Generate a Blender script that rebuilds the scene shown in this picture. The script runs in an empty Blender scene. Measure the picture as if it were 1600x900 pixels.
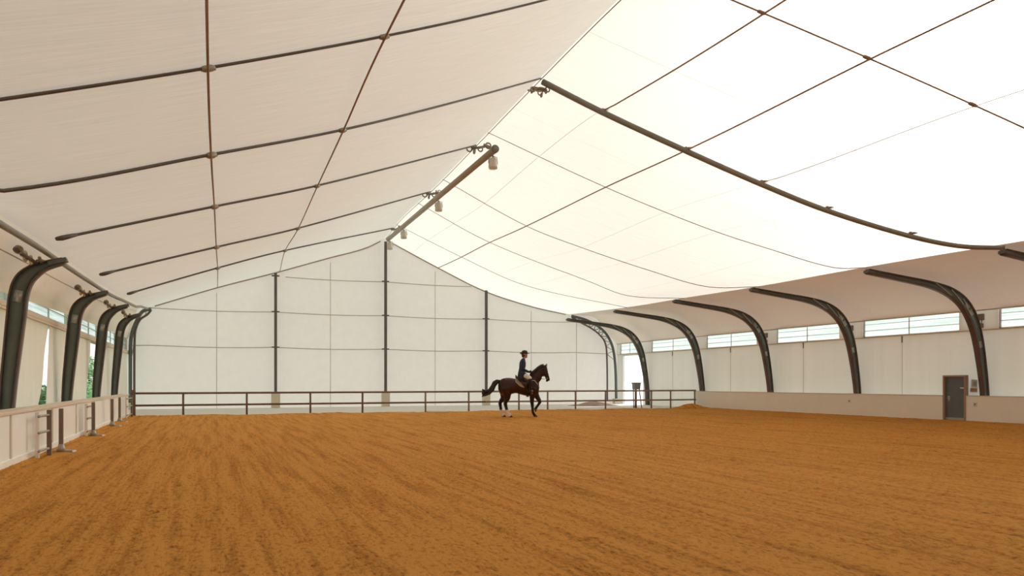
import bpy, bmesh, math, random
import numpy as np
from mathutils import Vector, Matrix, noise as mnoise

random.seed(7); RNG = np.random.default_rng(11)
C = bpy.context.scene.collection
PI = math.pi
V = Vector

# ------------------------------------------------------------------ survey helpers
F, H = 1175.0, 1.3                      # focal length in pixels, eye height
TH = math.radians(22.05); SN, CN = math.sin(TH), math.cos(TH)
def ray(px, py):
    u = (px-800)/F; v = (598-py)/F
    return V((SN+u*CN, CN-u*SN, v))
def atY(px, py, y): r = ray(px, py); return V((0,0,H)) + r*(y/r.y)
def atX(px, py, x): r = ray(px, py); return V((0,0,H)) + r*(x/r.x)
def on_line(px, py, E, R):
    """height where the sight line crosses the vertical plane through E and R; returns (t, z)"""
    r = ray(px, py); d = (R[0]-E[0], R[1]-E[1])
    A = np.array([[r.x, -d[0]], [r.y, -d[1]]]); k, t = np.linalg.solve(A, np.array(E[:2], float))
    return t, H + r.z*k

# ------------------------------------------------------------------ mesh helpers
def new_bm(): return bmesh.new()
def box(bm, x0, x1, y0, y1, z0, z1):
    vs = [bm.verts.new((x, y, z)) for x in (x0, x1) for y in (y0, y1) for z in (z0, z1)]
    for f in ((0,1,3,2),(4,6,7,5),(0,4,5,1),(2,3,7,6),(0,2,6,4),(1,5,7,3)):
        bm.faces.new([vs[i] for i in f])
    return vs
def frames(pts):
    n = len(pts); out = []
    t0 = (pts[1]-pts[0]).normalized()
    up = V((0,0,1)) if abs(t0.z) < .9 else V((1,0,0))
    a = t0.cross(up).normalized()
    for i in range(n):
        t = (pts[min(i+1,n-1)]-pts[max(i-1,0)]).normalized()
        a = (a - t*a.dot(t)).normalized()
        out.append((t, a, t.cross(a).normalized()))
    return out
def rings(bm, rs, cap=True):
    loops = [[bm.verts.new(p) for p in r] for r in rs]
    n = len(loops[0])
    for A, B in zip(loops, loops[1:]):
        for i in range(n):
            bm.faces.new((A[i], A[(i+1)%n], B[(i+1)%n], B[i]))
    if cap:
        bm.faces.new(loops[0][::-1]); bm.faces.new(loops[-1])
def tube(bm, pts, r, n=8, cap=True):
    pts = [V(p) for p in pts]
    rr = r if isinstance(r, (list, tuple)) else [r]*len(pts)
    rs = []
    for p, q, (t, a, b) in zip(pts, rr, frames(pts)):
        rs.append([p + a*(math.cos(2*PI*k/n)*q) + b*(math.sin(2*PI*k/n)*q) for k in range(n)])
    rings(bm, rs, cap)
def limb(bm, pts, rr, n=14):
    """round-ended tapering limb"""
    pts = [V(p) for p in pts]; rr = list(rr)
    d0 = (pts[0]-pts[1]).normalized(); d1 = (pts[-1]-pts[-2]).normalized()
    P = [pts[0]+d0*rr[0]*.9, pts[0]+d0*rr[0]*.6] + pts + [pts[-1]+d1*rr[-1]*.6, pts[-1]+d1*rr[-1]*.9]
    R = [rr[0]*.3, rr[0]*.75] + rr + [rr[-1]*.75, rr[-1]*.3]
    tube(bm, P, R, n)
def loft_xz(bm, secs, n=20, y=0.0):
    """secs: (x, z, half in plane, half lateral[, y]); ellipses square to the spine lying in the xz plane"""
    P = [V((s[0], s[4] if len(s) > 4 else y, s[1])) for s in secs]
    rs = []
    m = len(P)
    for i, s in enumerate(secs):
        t = P[min(i+1,m-1)]-P[max(i-1,0)]; t.y = 0; t.normalize()
        a = V((-t.z, 0, t.x))
        rs.append([P[i] + a*(math.cos(2*PI*k/n)*s[2]) + V((0,1,0))*(math.sin(2*PI*k/n)*s[3]) for k in range(n)])
    rings(bm, rs)
def ball(bm, c, rx, ry, rz, seg=14, rg=9, mat=None):
    m = Matrix.Translation(c)
    if mat: m = m @ mat
    bmesh.ops.create_uvsphere(bm, u_segments=seg, v_segments=rg, radius=1, matrix=m @ Matrix.Diagonal((rx, ry, rz, 1)))
def torus(bm, c, R, r, axis='y', n=14, m=6, rot=None):
    rs = []
    M = rot or Matrix.Identity(3)
    for i in range(n):
        th = 2*PI*i/n
        e = {'y': V((math.cos(th),0,math.sin(th))), 'x': V((0,math.cos(th),math.sin(th))), 'z': V((math.cos(th),math.sin(th),0))}[axis]
        ax = {'y': V((0,1,0)), 'x': V((1,0,0)), 'z': V((0,0,1))}[axis]
        rs.append([V(c) + M @ (e*(R+r*math.cos(2*PI*k/m)) + ax*(r*math.sin(2*PI*k/m))) for k in range(m)])
    loops = [[bm.verts.new(p) for p in r_] for r_ in rs]
    for i in range(n):
        A, B = loops[i], loops[(i+1)%n]
        for k in range(m): bm.faces.new((A[k], B[k], B[(k+1)%m], A[(k+1)%m]))
def obj(name, bm, m, parent=None, smooth=False, bevel=0.0):
    bmesh.ops.recalc_face_normals(bm, faces=bm.faces)
    me = bpy.data.meshes.new(name); bm.to_mesh(me); bm.free()
    me.materials.append(m)
    if smooth:
        for p in me.polygons: p.use_smooth = True
    o = bpy.data.objects.new(name, me); C.objects.link(o)
    if parent is not None: o.parent = parent
    if bevel:
        b = o.modifiers.new('bevel', 'BEVEL'); b.width = bevel; b.segments = 2; b.limit_method = 'ANGLE'
    return o
def remesh(o, vox, it=4):
    a = o.modifiers.new('r', 'REMESH'); a.mode = 'VOXEL'; a.voxel_size = vox; a.use_smooth_shade = True
    b = o.modifiers.new('s', 'SMOOTH'); b.factor = .5; b.iterations = it
    dg = bpy.context.evaluated_depsgraph_get(); dg.update()
    me = bpy.data.meshes.new_from_object(o.evaluated_get(dg)); mats = [m for m in o.data.materials]
    o.modifiers.clear(); old = o.data; o.data = me
    if not me.materials:
        for m in mats: me.materials.append(m)
    me.name = o.name
    for p in me.polygons: p.use_smooth = True
    return o
def empty(name, loc=(0,0,0), rz=0.0):
    o = bpy.data.objects.new(name, None); C.objects.link(o); o.location = loc; o.rotation_euler = (0,0,rz)
    o.empty_display_size = .2
    return o
def tag(o, label, cat, group=None):
    o['label'] = label; o['category'] = cat
    if group: o['group'] = group
    return o
def struct(o, label, cat):
    o['kind'] = 'structure'; return tag(o, label, cat)
def copy_tree(o, parent=None):
    c = o.copy(); C.objects.link(c)
    if parent is not None: c.parent = parent
    for ch in list(o.children): copy_tree(ch, c)
    return c

# ------------------------------------------------------------------ materials
def mat(name, col, rough=.6, metal=0.0, spec=.5, var=0.0, vscale=6.0, bump=0.0, bscale=40.0, coord='Object'):
    m = bpy.data.materials.new(name); m.use_nodes = True
    nt = m.node_tree; b = nt.nodes['Principled BSDF']
    b.inputs['Base Color'].default_value = (*col, 1); b.inputs['Roughness'].default_value = rough
    b.inputs['Metallic'].default_value = metal; b.inputs['Specular IOR Level'].default_value = spec
    tc = nt.nodes.new('ShaderNodeTexCoord')
    if var:
        n = nt.nodes.new('ShaderNodeTexNoise'); n.inputs['Scale'].default_value = vscale; n.inputs['Detail'].default_value = 5
        r = nt.nodes.new('ShaderNodeMapRange'); r.inputs['To Min'].default_value = 1-var; r.inputs['To Max'].default_value = 1+var
        x = nt.nodes.new('ShaderNodeMix'); x.data_type = 'RGBA'; x.blend_type = 'MULTIPLY'; x.inputs['Factor'].default_value = 1
        x.inputs['A'].default_value = (*col, 1)
        nt.links.new(tc.outputs[coord], n.inputs['Vector']); nt.links.new(n.outputs['Fac'], r.inputs['Value'])
        nt.links.new(r.outputs['Result'], x.inputs['B']); nt.links.new(x.outputs['Result'], b.inputs['Base Color'])
    if bump:
        n2 = nt.nodes.new('ShaderNodeTexNoise'); n2.inputs['Scale'].default_value = bscale; n2.inputs['Detail'].default_value = 4
        bp = nt.nodes.new('ShaderNodeBump'); bp.inputs['Strength'].default_value = bump; bp.inputs['Distance'].default_value = .02
        nt.links.new(tc.outputs[coord], n2.inputs['Vector']); nt.links.new(n2.outputs['Fac'], bp.inputs['Height'])
        nt.links.new(bp.outputs['Normal'], b.inputs['Normal'])
    return m

def fabric(name, dcol, tcol, fac, stripe=(1.2, 90.0), svar=.05, weave=True, coord='UV', haze=0.0):
    """woven sheet: part reflects, part lets light through; fine threads run along u"""
    m = bpy.data.materials.new(name); m.use_nodes = True
    nt = m.node_tree; nt.nodes.clear()
    out = nt.nodes.new('ShaderNodeOutputMaterial'); mix = nt.nodes.new('ShaderNodeMixShader')
    d = nt.nodes.new('ShaderNodeBsdfDiffuse'); t = nt.nodes.new('ShaderNodeBsdfTranslucent')
    tc = nt.nodes.new('ShaderNodeTexCoord'); mp = nt.nodes.new('ShaderNodeMapping')
    mp.inputs['Scale'].default_value = (stripe[0], stripe[1], 1 if coord == 'UV' else stripe[0])
    n = nt.nodes.new('ShaderNodeTexNoise'); n.inputs['Scale'].default_value = 1; n.inputs['Detail'].default_value = 6; n.inputs['Roughness'].default_value = .65
    r = nt.nodes.new('ShaderNodeMapRange'); r.inputs['From Min'].default_value = .25; r.inputs['From Max'].default_value = .75
    r.inputs['To Min'].default_value = 1-svar; r.inputs['To Max'].default_value = 1+svar*.5
    nt.links.new(tc.outputs[coord], mp.inputs['Vector']); nt.links.new(mp.outputs['Vector'], n.inputs['Vector']); nt.links.new(n.outputs['Fac'], r.inputs['Value'])
    for node, col in ((d, dcol), (t, tcol)):
        x = nt.nodes.new('ShaderNodeMix'); x.data_type = 'RGBA'; x.blend_type = 'MULTIPLY'; x.inputs['Factor'].default_value = 1
        x.inputs['A'].default_value = (*col, 1); nt.links.new(r.outputs['Result'], x.inputs['B'])
        nt.links.new(x.outputs['Result'], node.inputs['Color'])
    if weave:
        bp = nt.nodes.new('ShaderNodeBump'); bp.inputs['Strength'].default_value = .25; bp.inputs['Distance'].default_value = .01
        nt.links.new(n.outputs['Fac'], bp.inputs['Height'])
        nt.links.new(bp.outputs['Normal'], d.inputs['Normal'])
    mix.inputs[0].default_value = fac
    through = t.outputs[0]
    if haze:                    # part of the light goes through the cloth nearly straight, softly scattered
        rf = nt.nodes.new('ShaderNodeBsdfRefraction'); rf.inputs['Roughness'].default_value = 1.0; rf.inputs['IOR'].default_value = 1.18
        rf.inputs['Color'].default_value = (*tcol, 1); m2 = nt.nodes.new('ShaderNodeMixShader'); m2.inputs[0].default_value = haze
        nt.links.new(t.outputs[0], m2.inputs[1]); nt.links.new(rf.outputs[0], m2.inputs[2]); through = m2.outputs[0]
    nt.links.new(d.outputs[0], mix.inputs[1]); nt.links.new(through, mix.inputs[2]); nt.links.new(mix.outputs[0], out.inputs['Surface'])
    return m

M = {}
M['membrane'] = fabric('roof_membrane', (.855,.86,.765), (.95,.95,.89), .24, (1.0, 26.0), .16, haze=.62)
M['eave_membrane'] = fabric('eave_membrane', (.80,.72,.62), (.88,.80,.70), .07, (2.0, 12.0), .05)
M['eave_cream'] = fabric('eave_cream_cloth', (.84,.77,.64), (.92,.86,.74), .22, (2.0, 12.0), .05)
M['end_panel'] = fabric('end_wall_panel', (.85,.84,.795), (.92,.92,.88), .15, (2.6, .03), .035, True, 'Object')
M['side_panel'] = fabric('side_wall_panel', (.86,.87,.845), (.92,.92,.88), .22, (.05, 2.2), .04, True, 'Object')
M['curtain'] = fabric('curtain_cloth', (.86,.80,.70), (.92,.87,.78), .25, (.05, 3.0), .05, True, 'Object')
M['kick'] = mat('kick_board', (.87,.88,.80), .55, var=.05, vscale=1.5)
M['kick_white'] = mat('kick_board_white', (.86,.87,.82), .5, var=.05, vscale=1.5)
M['ledge'] = mat('cream_ledge', (.68,.57,.44), .5, var=.08, vscale=3)
M['steel'] = mat('dark_painted_steel', (.105,.125,.110), .45, var=.2, vscale=3)
M['steel_edge'] = mat('dark_steel_flange', (.125,.088,.078), .5, var=.2, vscale=3)
M['plate'] = mat('galvanised_plate', (.42,.43,.41), .35, .6, var=.15, vscale=20)
M['tube'] = mat('grey_tube', (.22,.20,.165), .45, .25, var=.15, vscale=4)
M['beam'] = mat('ridge_beam_paint', (.40,.34,.26), .5, var=.12, vscale=4)
M['cable'] = mat('dark_cable', (.10,.078,.057), .5, .2, var=.2, vscale=8)
M['rusty'] = mat('brown_cable', (.26,.15,.085), .6, var=.2, vscale=8)
M['fine'] = mat('fine_cable', (.34,.25,.18), .6, var=.15, vscale=8)
M['seam'] = fabric('welded_seam', (.70,.66,.60), (.7,.68,.64), .42, (1, 1), .02)
M['fitting'] = mat('worn_fitting', (.32,.28,.22), .45, .4, var=.3, vscale=25)
M['brass'] = mat('pale_ratchet', (.55,.47,.32), .4, .4, var=.2, vscale=25)
M['lamp'] = mat('lamp_housing', (.66,.62,.54), .45, var=.1, vscale=12)
M['lens'] = mat('lamp_lens', (.8,.78,.72), .15)
M['rail'] = mat('rust_brown_rail', (.17,.085,.055), .55, var=.3, vscale=5)
M['rail_grey'] = mat('weathered_rail', (.26,.185,.135), .5, var=.25, vscale=5)
M['footing'] = mat('pale_concrete', (.66,.60,.46), .8, var=.08, vscale=8)
M['post'] = mat('post_paint', (.125,.118,.10), .5, var=.15, vscale=4)
M['girt'] = mat('girt_paint', (.50,.47,.39), .55, var=.1, vscale=4)
M['concrete'] = mat('concrete_floor', (.66,.64,.59), .75, var=.06, vscale=1.2)
M['galv'] = mat('stand_metal', (.40,.36,.31), .4, .35, var=.2, vscale=10)
M['stand_brown'] = mat('stand_brown', (.20,.15,.12), .5, .2, var=.2, vscale=10)
M['white_paint'] = mat('white_paint', (.78,.76,.72), .45, var=.05, vscale=6)
M['door'] = mat('door_grey', (.115,.15,.17), .45, var=.08, vscale=4)
M['door_frame'] = mat('door_frame', (.36,.26,.19), .5, var=.12, vscale=6)
M['alu'] = mat('window_frame', (.56,.55,.50), .45, .1)
M['pilaster'] = mat('cream_pilaster', (.72,.69,.60), .55, var=.05, vscale=3)
M['bin'] = mat('grey_bin', (.24,.25,.26), .5, var=.1, vscale=6)
M['box'] = mat('junction_box', (.22,.17,.14), .5, var=.3, vscale=20)
M['dirt'] = mat('brown_dirt', (.22,.13,.08), .95, var=.3, vscale=3, bump=.6, bscale=12)
M['grass'] = mat('lawn', (.10,.20,.05), .9, var=.3, vscale=2)
M['bark'] = mat('bark', (.09,.06,.04), .9, var=.3, vscale=10)
M['apron'] = mat('outdoor_paving', (.62,.62,.60), .8, var=.06, vscale=.6)

def leaf_mat():
    m = bpy.data.materials.new('leaf'); m.use_nodes = True; nt = m.node_tree; nt.nodes.clear()
    out = nt.nodes.new('ShaderNodeOutputMaterial'); mix = nt.nodes.new('ShaderNodeMixShader'); mix.inputs[0].default_value = .35
    d = nt.nodes.new('ShaderNodeBsdfDiffuse'); t = nt.nodes.new('ShaderNodeBsdfTranslucent')
    oi = nt.nodes.new('ShaderNodeTexCoord'); n = nt.nodes.new('ShaderNodeTexNoise'); n.inputs['Scale'].default_value = 3
    cr = nt.nodes.new('ShaderNodeValToRGB'); cr.color_ramp.elements[0].color = (.16,.30,.14,1); cr.color_ramp.elements[1].color = (.42,.60,.36,1)
    nt.links.new(oi.outputs['Object'], n.inputs['Vector']); nt.links.new(n.outputs['Fac'], cr.inputs['Fac'])
    nt.links.new(cr.outputs['Color'], d.inputs['Color']); nt.links.new(cr.outputs['Color'], t.inputs['Color'])
    nt.links.new(d.outputs[0], mix.inputs[1]); nt.links.new(t.outputs[0], mix.inputs[2]); nt.links.new(mix.outputs[0], out.inputs['Surface'])
    return m
M['leaf'] = leaf_mat()

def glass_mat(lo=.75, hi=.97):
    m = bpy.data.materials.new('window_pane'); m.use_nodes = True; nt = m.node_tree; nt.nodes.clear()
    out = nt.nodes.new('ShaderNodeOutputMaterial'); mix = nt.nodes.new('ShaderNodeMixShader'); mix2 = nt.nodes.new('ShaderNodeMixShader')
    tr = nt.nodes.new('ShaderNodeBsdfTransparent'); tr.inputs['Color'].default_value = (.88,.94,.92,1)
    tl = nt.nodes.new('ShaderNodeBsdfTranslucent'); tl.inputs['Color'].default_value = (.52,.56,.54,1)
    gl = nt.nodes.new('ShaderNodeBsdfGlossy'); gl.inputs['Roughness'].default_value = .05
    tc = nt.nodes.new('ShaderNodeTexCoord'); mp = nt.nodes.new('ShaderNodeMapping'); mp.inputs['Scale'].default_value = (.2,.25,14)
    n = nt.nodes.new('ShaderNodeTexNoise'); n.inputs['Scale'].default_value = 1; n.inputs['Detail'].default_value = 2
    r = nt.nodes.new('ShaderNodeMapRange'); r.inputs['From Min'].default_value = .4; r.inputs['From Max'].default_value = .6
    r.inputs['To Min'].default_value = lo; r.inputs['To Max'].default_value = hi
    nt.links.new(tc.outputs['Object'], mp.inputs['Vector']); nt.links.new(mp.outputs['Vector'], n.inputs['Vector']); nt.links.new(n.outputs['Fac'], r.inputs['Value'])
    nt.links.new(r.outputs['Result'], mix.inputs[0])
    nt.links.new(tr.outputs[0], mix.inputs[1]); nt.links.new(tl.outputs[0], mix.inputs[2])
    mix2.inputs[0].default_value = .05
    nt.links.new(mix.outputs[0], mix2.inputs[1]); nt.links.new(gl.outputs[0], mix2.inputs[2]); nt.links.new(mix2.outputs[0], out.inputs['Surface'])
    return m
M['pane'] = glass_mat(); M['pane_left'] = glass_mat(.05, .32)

def sand_mat():
    m = bpy.data.materials.new('arena_sand'); m.use_nodes = True; nt = m.node_tree; b = nt.nodes['Principled BSDF']
    b.inputs['Roughness'].default_value = .95; b.inputs['Specular IOR Level'].default_value = .08
    N = nt.nodes.new; L = nt.links.new
    geo = N('ShaderNodeNewGeometry')
    def ns(scale, sx, sy, det, ro=.6):
        mp = N('ShaderNodeMapping'); mp.inputs['Scale'].default_value = (sx, sy, 1)
        n = N('ShaderNodeTexNoise'); n.inputs['Scale'].default_value = scale; n.inputs['Detail'].default_value = det; n.inputs['Roughness'].default_value = ro
        L(geo.outputs['Position'], mp.inputs['Vector']); L(mp.outputs['Vector'], n.inputs['Vector']); return n.outputs['Fac']
    grain = ns(55, 1, 1, 5, .75); clod = ns(26, 1, .55, 5, .62); lump = ns(8, 1, .6, 5, .6); rake = ns(6.5, 1, .045, 7, .72); big = ns(.35, 1, .4, 3)
    def ramp(src, a, b_, lo, hi):
        r = N('ShaderNodeMapRange'); r.inputs['From Min'].default_value = a; r.inputs['From Max'].default_value = b_
        r.inputs['To Min'].default_value = lo; r.inputs['To Max'].default_value = hi; L(src, r.inputs['Value']); return r.outputs['Result']
    def mul(a, b_):
        x = N('ShaderNodeMath'); x.operation = 'MULTIPLY'; L(a, x.inputs[0]); L(b_, x.inputs[1]); return x.outputs[0]
    k = mul(mul(ramp(grain, .32, .68, .72, 1.22), ramp(clod, .36, .52, .62, 1.08)), mul(mul(ramp(rake, .38, .58, .64, 1.08), ramp(lump, .30, .42, .62, 1.04)), ramp(big, .3, .7, .93, 1.07)))  # shade in pits and furrows, and lit grains, painted into the sand colour
    cr = N('ShaderNodeValToRGB'); e = cr.color_ramp.elements
    e[0].position = .25; e[0].color = (.17,.054,.008,1); e[1].position = 1.0; e[1].color = (.86,.40,.088,1)
    md = e.new(.62); md.color = (.62,.258,.048,1)
    L(k, cr.inputs['Fac']); L(cr.outputs['Color'], b.inputs['Base Color'])
    add = N('ShaderNodeMath'); add.operation = 'ADD'; L(ramp(clod, 0, 1, 0, .8), add.inputs[0]); L(ramp(grain, 0, 1, 0, .45), add.inputs[1])
    ad2 = N('ShaderNodeMath'); ad2.operation = 'ADD'; L(add.outputs[0], ad2.inputs[0]); L(ramp(rake, 0, 1, 0, 1.1), ad2.inputs[1])
    bp = N('ShaderNodeBump'); bp.inputs['Strength'].default_value = 1.0; bp.inputs['Distance'].default_value = .07
    L(ad2.outputs[0], bp.inputs['Height']); L(bp.outputs['Normal'], b.inputs['Normal'])
    return m
M['sand'] = sand_mat()

# ------------------------------------------------------------------ plan of the hall
XL, XR, YB, YE = -3.75, 24.45, -13.0, 42.3          # side walls, back wall, end wall
KL, KR = -2.82, 23.95                                # inner faces of the kick boards
RX = 9.32                                            # ridge

# ---- floors
bm = new_bm(); box(bm, XL-.2, XR+.2, YB-.2, YE+.2, -.30, -.04)
struct(obj('floor', bm, M['concrete']), 'pale concrete slab showing behind the railing at the end of the arena', 'floor')

def vnoise(x, y, seed):
    """smooth value noise on arrays"""
    r = np.random.default_rng(seed); T = r.random((256, 256))
    xi = np.floor(x).astype(int); yi = np.floor(y).astype(int); fx = x-xi; fy = y-yi
    fx = fx*fx*(3-2*fx); fy = fy*fy*(3-2*fy)
    a = T[xi % 256, yi % 256]; b = T[(xi+1) % 256, yi % 256]; c = T[xi % 256, (yi+1) % 256]; d = T[(xi+1) % 256, (yi+1) % 256]
    return (a*(1-fx)+b*fx)*(1-fy)+(c*(1-fx)+d*fx)*fy
SAND_END = 32.75
def sand_grid():
    ys = list(np.arange(YB+.6, 3.5, .6)); y = 3.5
    while y < SAND_END: ys.append(y); y += max(.022, .0062*y)
    ys.append(SAND_END)
    xs = np.arange(KL-.03, KR+.05, .052)
    Y, X = np.meshgrid(np.array(ys), xs, indexing='ij')
    wob = (vnoise(X*.35, Y*.12, 5)-.5)*1.2
    rake = vnoise((X+wob)*4.5, Y*.22, 1)-.5
    track = vnoise((X+wob)*1.1, Y*.06, 2)-.5
    cl = vnoise(X*9+.3, Y*8, 3); cl2 = vnoise(X*17, Y*15, 4)
    mask = vnoise(X*.9, Y*.5, 6)
    Z = .022*rake + .03*track + .026*np.maximum(cl-.55, 0)*(.4+mask*1.4) + .016*(cl2-.5)*(.3+mask) - .05*np.maximum(vnoise(X*3.1, Y*2.6, 8)-.80, 0)
    edge = np.clip((Y-(SAND_END-1.2))/1.2, 0, 1)
    Z = Z + edge*(.05*vnoise(X*.8, Y*0+3.3, 9)-.02)
    Z = Z + .03*np.clip((KL+.5-X)/.5, 0, 1)
    Y = Y + (Y >= SAND_END-.3)*(vnoise(X*1.3, X*0+1.5, 10)-.5)*.25
    n, m = X.shape
    co = np.stack([X, Y, Z], -1).reshape(-1, 3)
    idx = np.arange(n*m).reshape(n, m)
    q = np.stack([idx[:-1,:-1], idx[:-1,1:], idx[1:,1:], idx[1:,:-1]], -1).reshape(-1, 4)
    # far skirt down to the slab
    sk = co[idx[-1]].copy(); sk[:,1] += .10; sk[:,2] = -.06
    co = np.vstack([co, sk]); k = np.arange(m)+n*m
    q2 = np.stack([idx[-1,:-1], idx[-1,1:], k[1:], k[:-1]], -1)
    q = np.vstack([q, q2])
    me = bpy.data.meshes.new('floor_sand')
    me.from_pydata([tuple(v) for v in co.tolist()], [], [tuple(f) for f in q.tolist()])
    me.materials.append(M['sand'])
    for p in me.polygons: p.use_smooth = True
    o = bpy.data.objects.new('floor_sand', me); C.objects.link(o)
    return o
struct(sand_grid(), 'harrowed orange brown sand covering the whole riding arena', 'sand')

# ---- ground outside
bm = new_bm(); box(bm, -160, XL-.25, -120, 220, -.45, -.25); struct(obj('ground_lawn', bm, M['grass']), 'green ground outside the left wall of the hall', 'ground')
bm = new_bm(); box(bm, XR+.25, 200, -120, 220, -.45, -.12); struct(obj('ground_paving', bm, M['apron']), 'pale paved ground outside the right wall of the hall', 'ground')

# ------------------------------------------------------------------ roof curves
def herm(ts, zs):
    ts = np.array(ts); zs = np.array(zs); n = len(ts)
    m = np.empty(n)
    for i in range(n):
        a, b = max(i-1,0), min(i+1,n-1); m[i] = (zs[b]-zs[a])/(ts[b]-ts[a])
    def f(t):
        i = int(np.clip(np.searchsorted(ts, t)-1, 0, n-2)); h = ts[i+1]-ts[i]; s = (t-ts[i])/h
        return ((2*s**3-3*s**2+1)*zs[i] + (s**3-2*s**2+s)*h*m[i] + (-2*s**3+3*s**2)*zs[i+1] + (s**3-s**2)*h*m[i+1])
    return f
ridge_z = herm([-20, 5, 16.1, 20.6, 25.9, 31.9, 38.4, YE, 60], [10.75, 10.75, 10.68, 10.52, 10.26, 9.98, 9.82, 9.50, 9.3])
tube_z = lambda y: float(np.interp(y, [-20, 5, 12.7, 16.5, 22.5, 27.2, 34.7, YE], [3.48, 3.5, 3.58, 3.66, 3.83, 4.02, 4.40, 5.14]))
LX = -2.72
class Curve:
    def __init__(s, E, R, zf): s.E, s.R, s.zf = E, R, zf
    def at(s, t): return V((s.E[0]+(s.R[0]-s.E[0])*t, s.E[1]+(s.R[1]-s.E[1])*t, s.zf(t)))
    def tx(s, x): return (x-s.E[0])/(s.R[0]-s.E[0])
    def shifted(s, dy): return Curve((s.E[0], s.E[1]+dy), (s.R[0], s.R[1]+dy), s.zf)
def curve(E, R, ez, px):
    L = sorted(on_line(*q, E, R) for q in px)
    L = [(t, z) for t, z in L if .03 < t < .97]
    ts = [0]+[t for t, z in L]+[1]; zs = [ez]+[z for t, z in L]+[ridge_z(R[1])]
    return Curve(E, R, herm(ts, zs))
def curve_fit(ex, ry, ezf, px, y0, y1):
    """eave end lies outside the frame: slide it until the sag runs smoothly into the eave"""
    best = None
    for ey in np.arange(y0, y1, .1):
        E, R = (ex, ey), (RX, ry)
        L = [on_line(*q, E, R) for q in px] + [(1, ridge_z(ry))]
        c = np.polyfit([t for t, z in L], [z for t, z in L], 2)
        d = abs(np.polyval(c, 0)-ezf(ey))
        if best is None or d < best[0]: best = (d, E, R, c)
    d, E, R, c = best
    return Curve(E, R, lambda t, c=c: float(np.polyval(c, t)))
l1 = curve_fit(LX, 14.6, lambda y: tube_z(y)+.16, [(0,150),(325,102),(600,55),(836,0)], 2, 9)
l2 = curve((LX, 10.1), (RX, 20.7), 3.60, [(0,294),(330,238),(535,200),(700,160)])
l3 = curve((LX,15.3), (RX,26.6), tube_z(15.3)+.16, [(335,320),(495,288),(740,226)])
l4 = curve((LX,21.2), (RX,32.8), tube_z(21.2)+.16, [(338,384),(465,355)])
l5 = curve((LX,28.2), (RX,40.0), tube_z(28.2)+.16, [(340,417),(445,390)])
l6 = curve((LX,YE), (RX,YE), 5.16, [(340,448),(430,425),(510,403),(570,387)])
LEFT = [l1.shifted(-24), l1.shifted(-18), l1.shifted(-12), l1.shifted(-6), l1, l2, l3, l4, l5, l6]
r1 = curve_fit(18.6, 14.6, lambda y: 4.74, [(1165,0),(1355,93),(1520,163),(1600,195)], 4, 11)
r2 = curve((18.85,13.0), (RX,20.7), 4.84, [(942,170),(1072,230),(1190,282),(1290,322),(1420,362),(1500,378)])
r3 = curve((19.0,17.5), (RX,25.3), 4.90, [(943,290),(1100,354),(1209,390),(1303,417)])
r4 = curve((19.4,22.85), (RX,30.9), 4.96, [(820,351),(909,386),(1016,422),(1105,447)])
r5 = curve((19.5,27.9), (RX,35.0), 5.04, [(763,377),(923,440),(980,461)])
r6 = curve((19.7,33.1), (RX,39.4), 5.12, [(719,400),(820,445)])
r7 = curve((20.95,YE), (RX,YE), 5.58, [(683,417),(757,454),(830,478)])
RIGHT = [r1.shifted(-24), r1.shifted(-18), r1.shifted(-12), r1.shifted(-6), r1, r2, r3, r4, r5, r6, r7]
def surf(curves, s, t):
    n = len(curves); i = min(int(s), n-2); f = s-i
    P = [curves[min(max(k,0),n-1)].at(t) for k in (i-1, i, i+1, i+2)]
    def cr(a, b, c, d):
        return b + (c-a)*(.5*f) + (a*2-b*5+c*4-d)*(.5*f*f) + ((b-c)*3+d-a)*(.5*f**3)
    return cr(*P)
NT, NS = 44, 10
def roof(name, curves, m):
    bm = new_bm(); uv = bm.loops.layers.uv.new('UVMap'); g = []
    ns = (len(curves)-1)*NS
    for j in range(ns+1):
        row = []
        for i in range(NT+1):
            p = surf(curves, j/NS, i/NT)
            if i == NT: p.z = ridge_z(p.y); p.x = RX
            row.append((bm.verts.new(p), (i/NT*12, j/NS*6)))
        g.append(row)
    for j in range(ns):
        for i in range(NT):
            q = [g[j][i], g[j][i+1], g[j+1][i+1], g[j+1][i]]
            f = bm.faces.new([v for v, _ in q])
            for l, (_, w) in zip(f.loops, q): l[uv].uv = w
    o = obj(name, bm, m, smooth=True)
    if sum(p.normal.z for p in o.data.polygons) > 0: o.data.flip_normals()      # the cloth faces the room
    return o
CL = struct(roof('ceiling_left', LEFT, M['membrane']), 'left slope of the cream fabric roof, running from the ridge down to the low eave', 'roof')
CR = struct(roof('ceiling_right', RIGHT, M['membrane']), 'right slope of the white fabric roof, brightly lit from above', 'roof')

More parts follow.
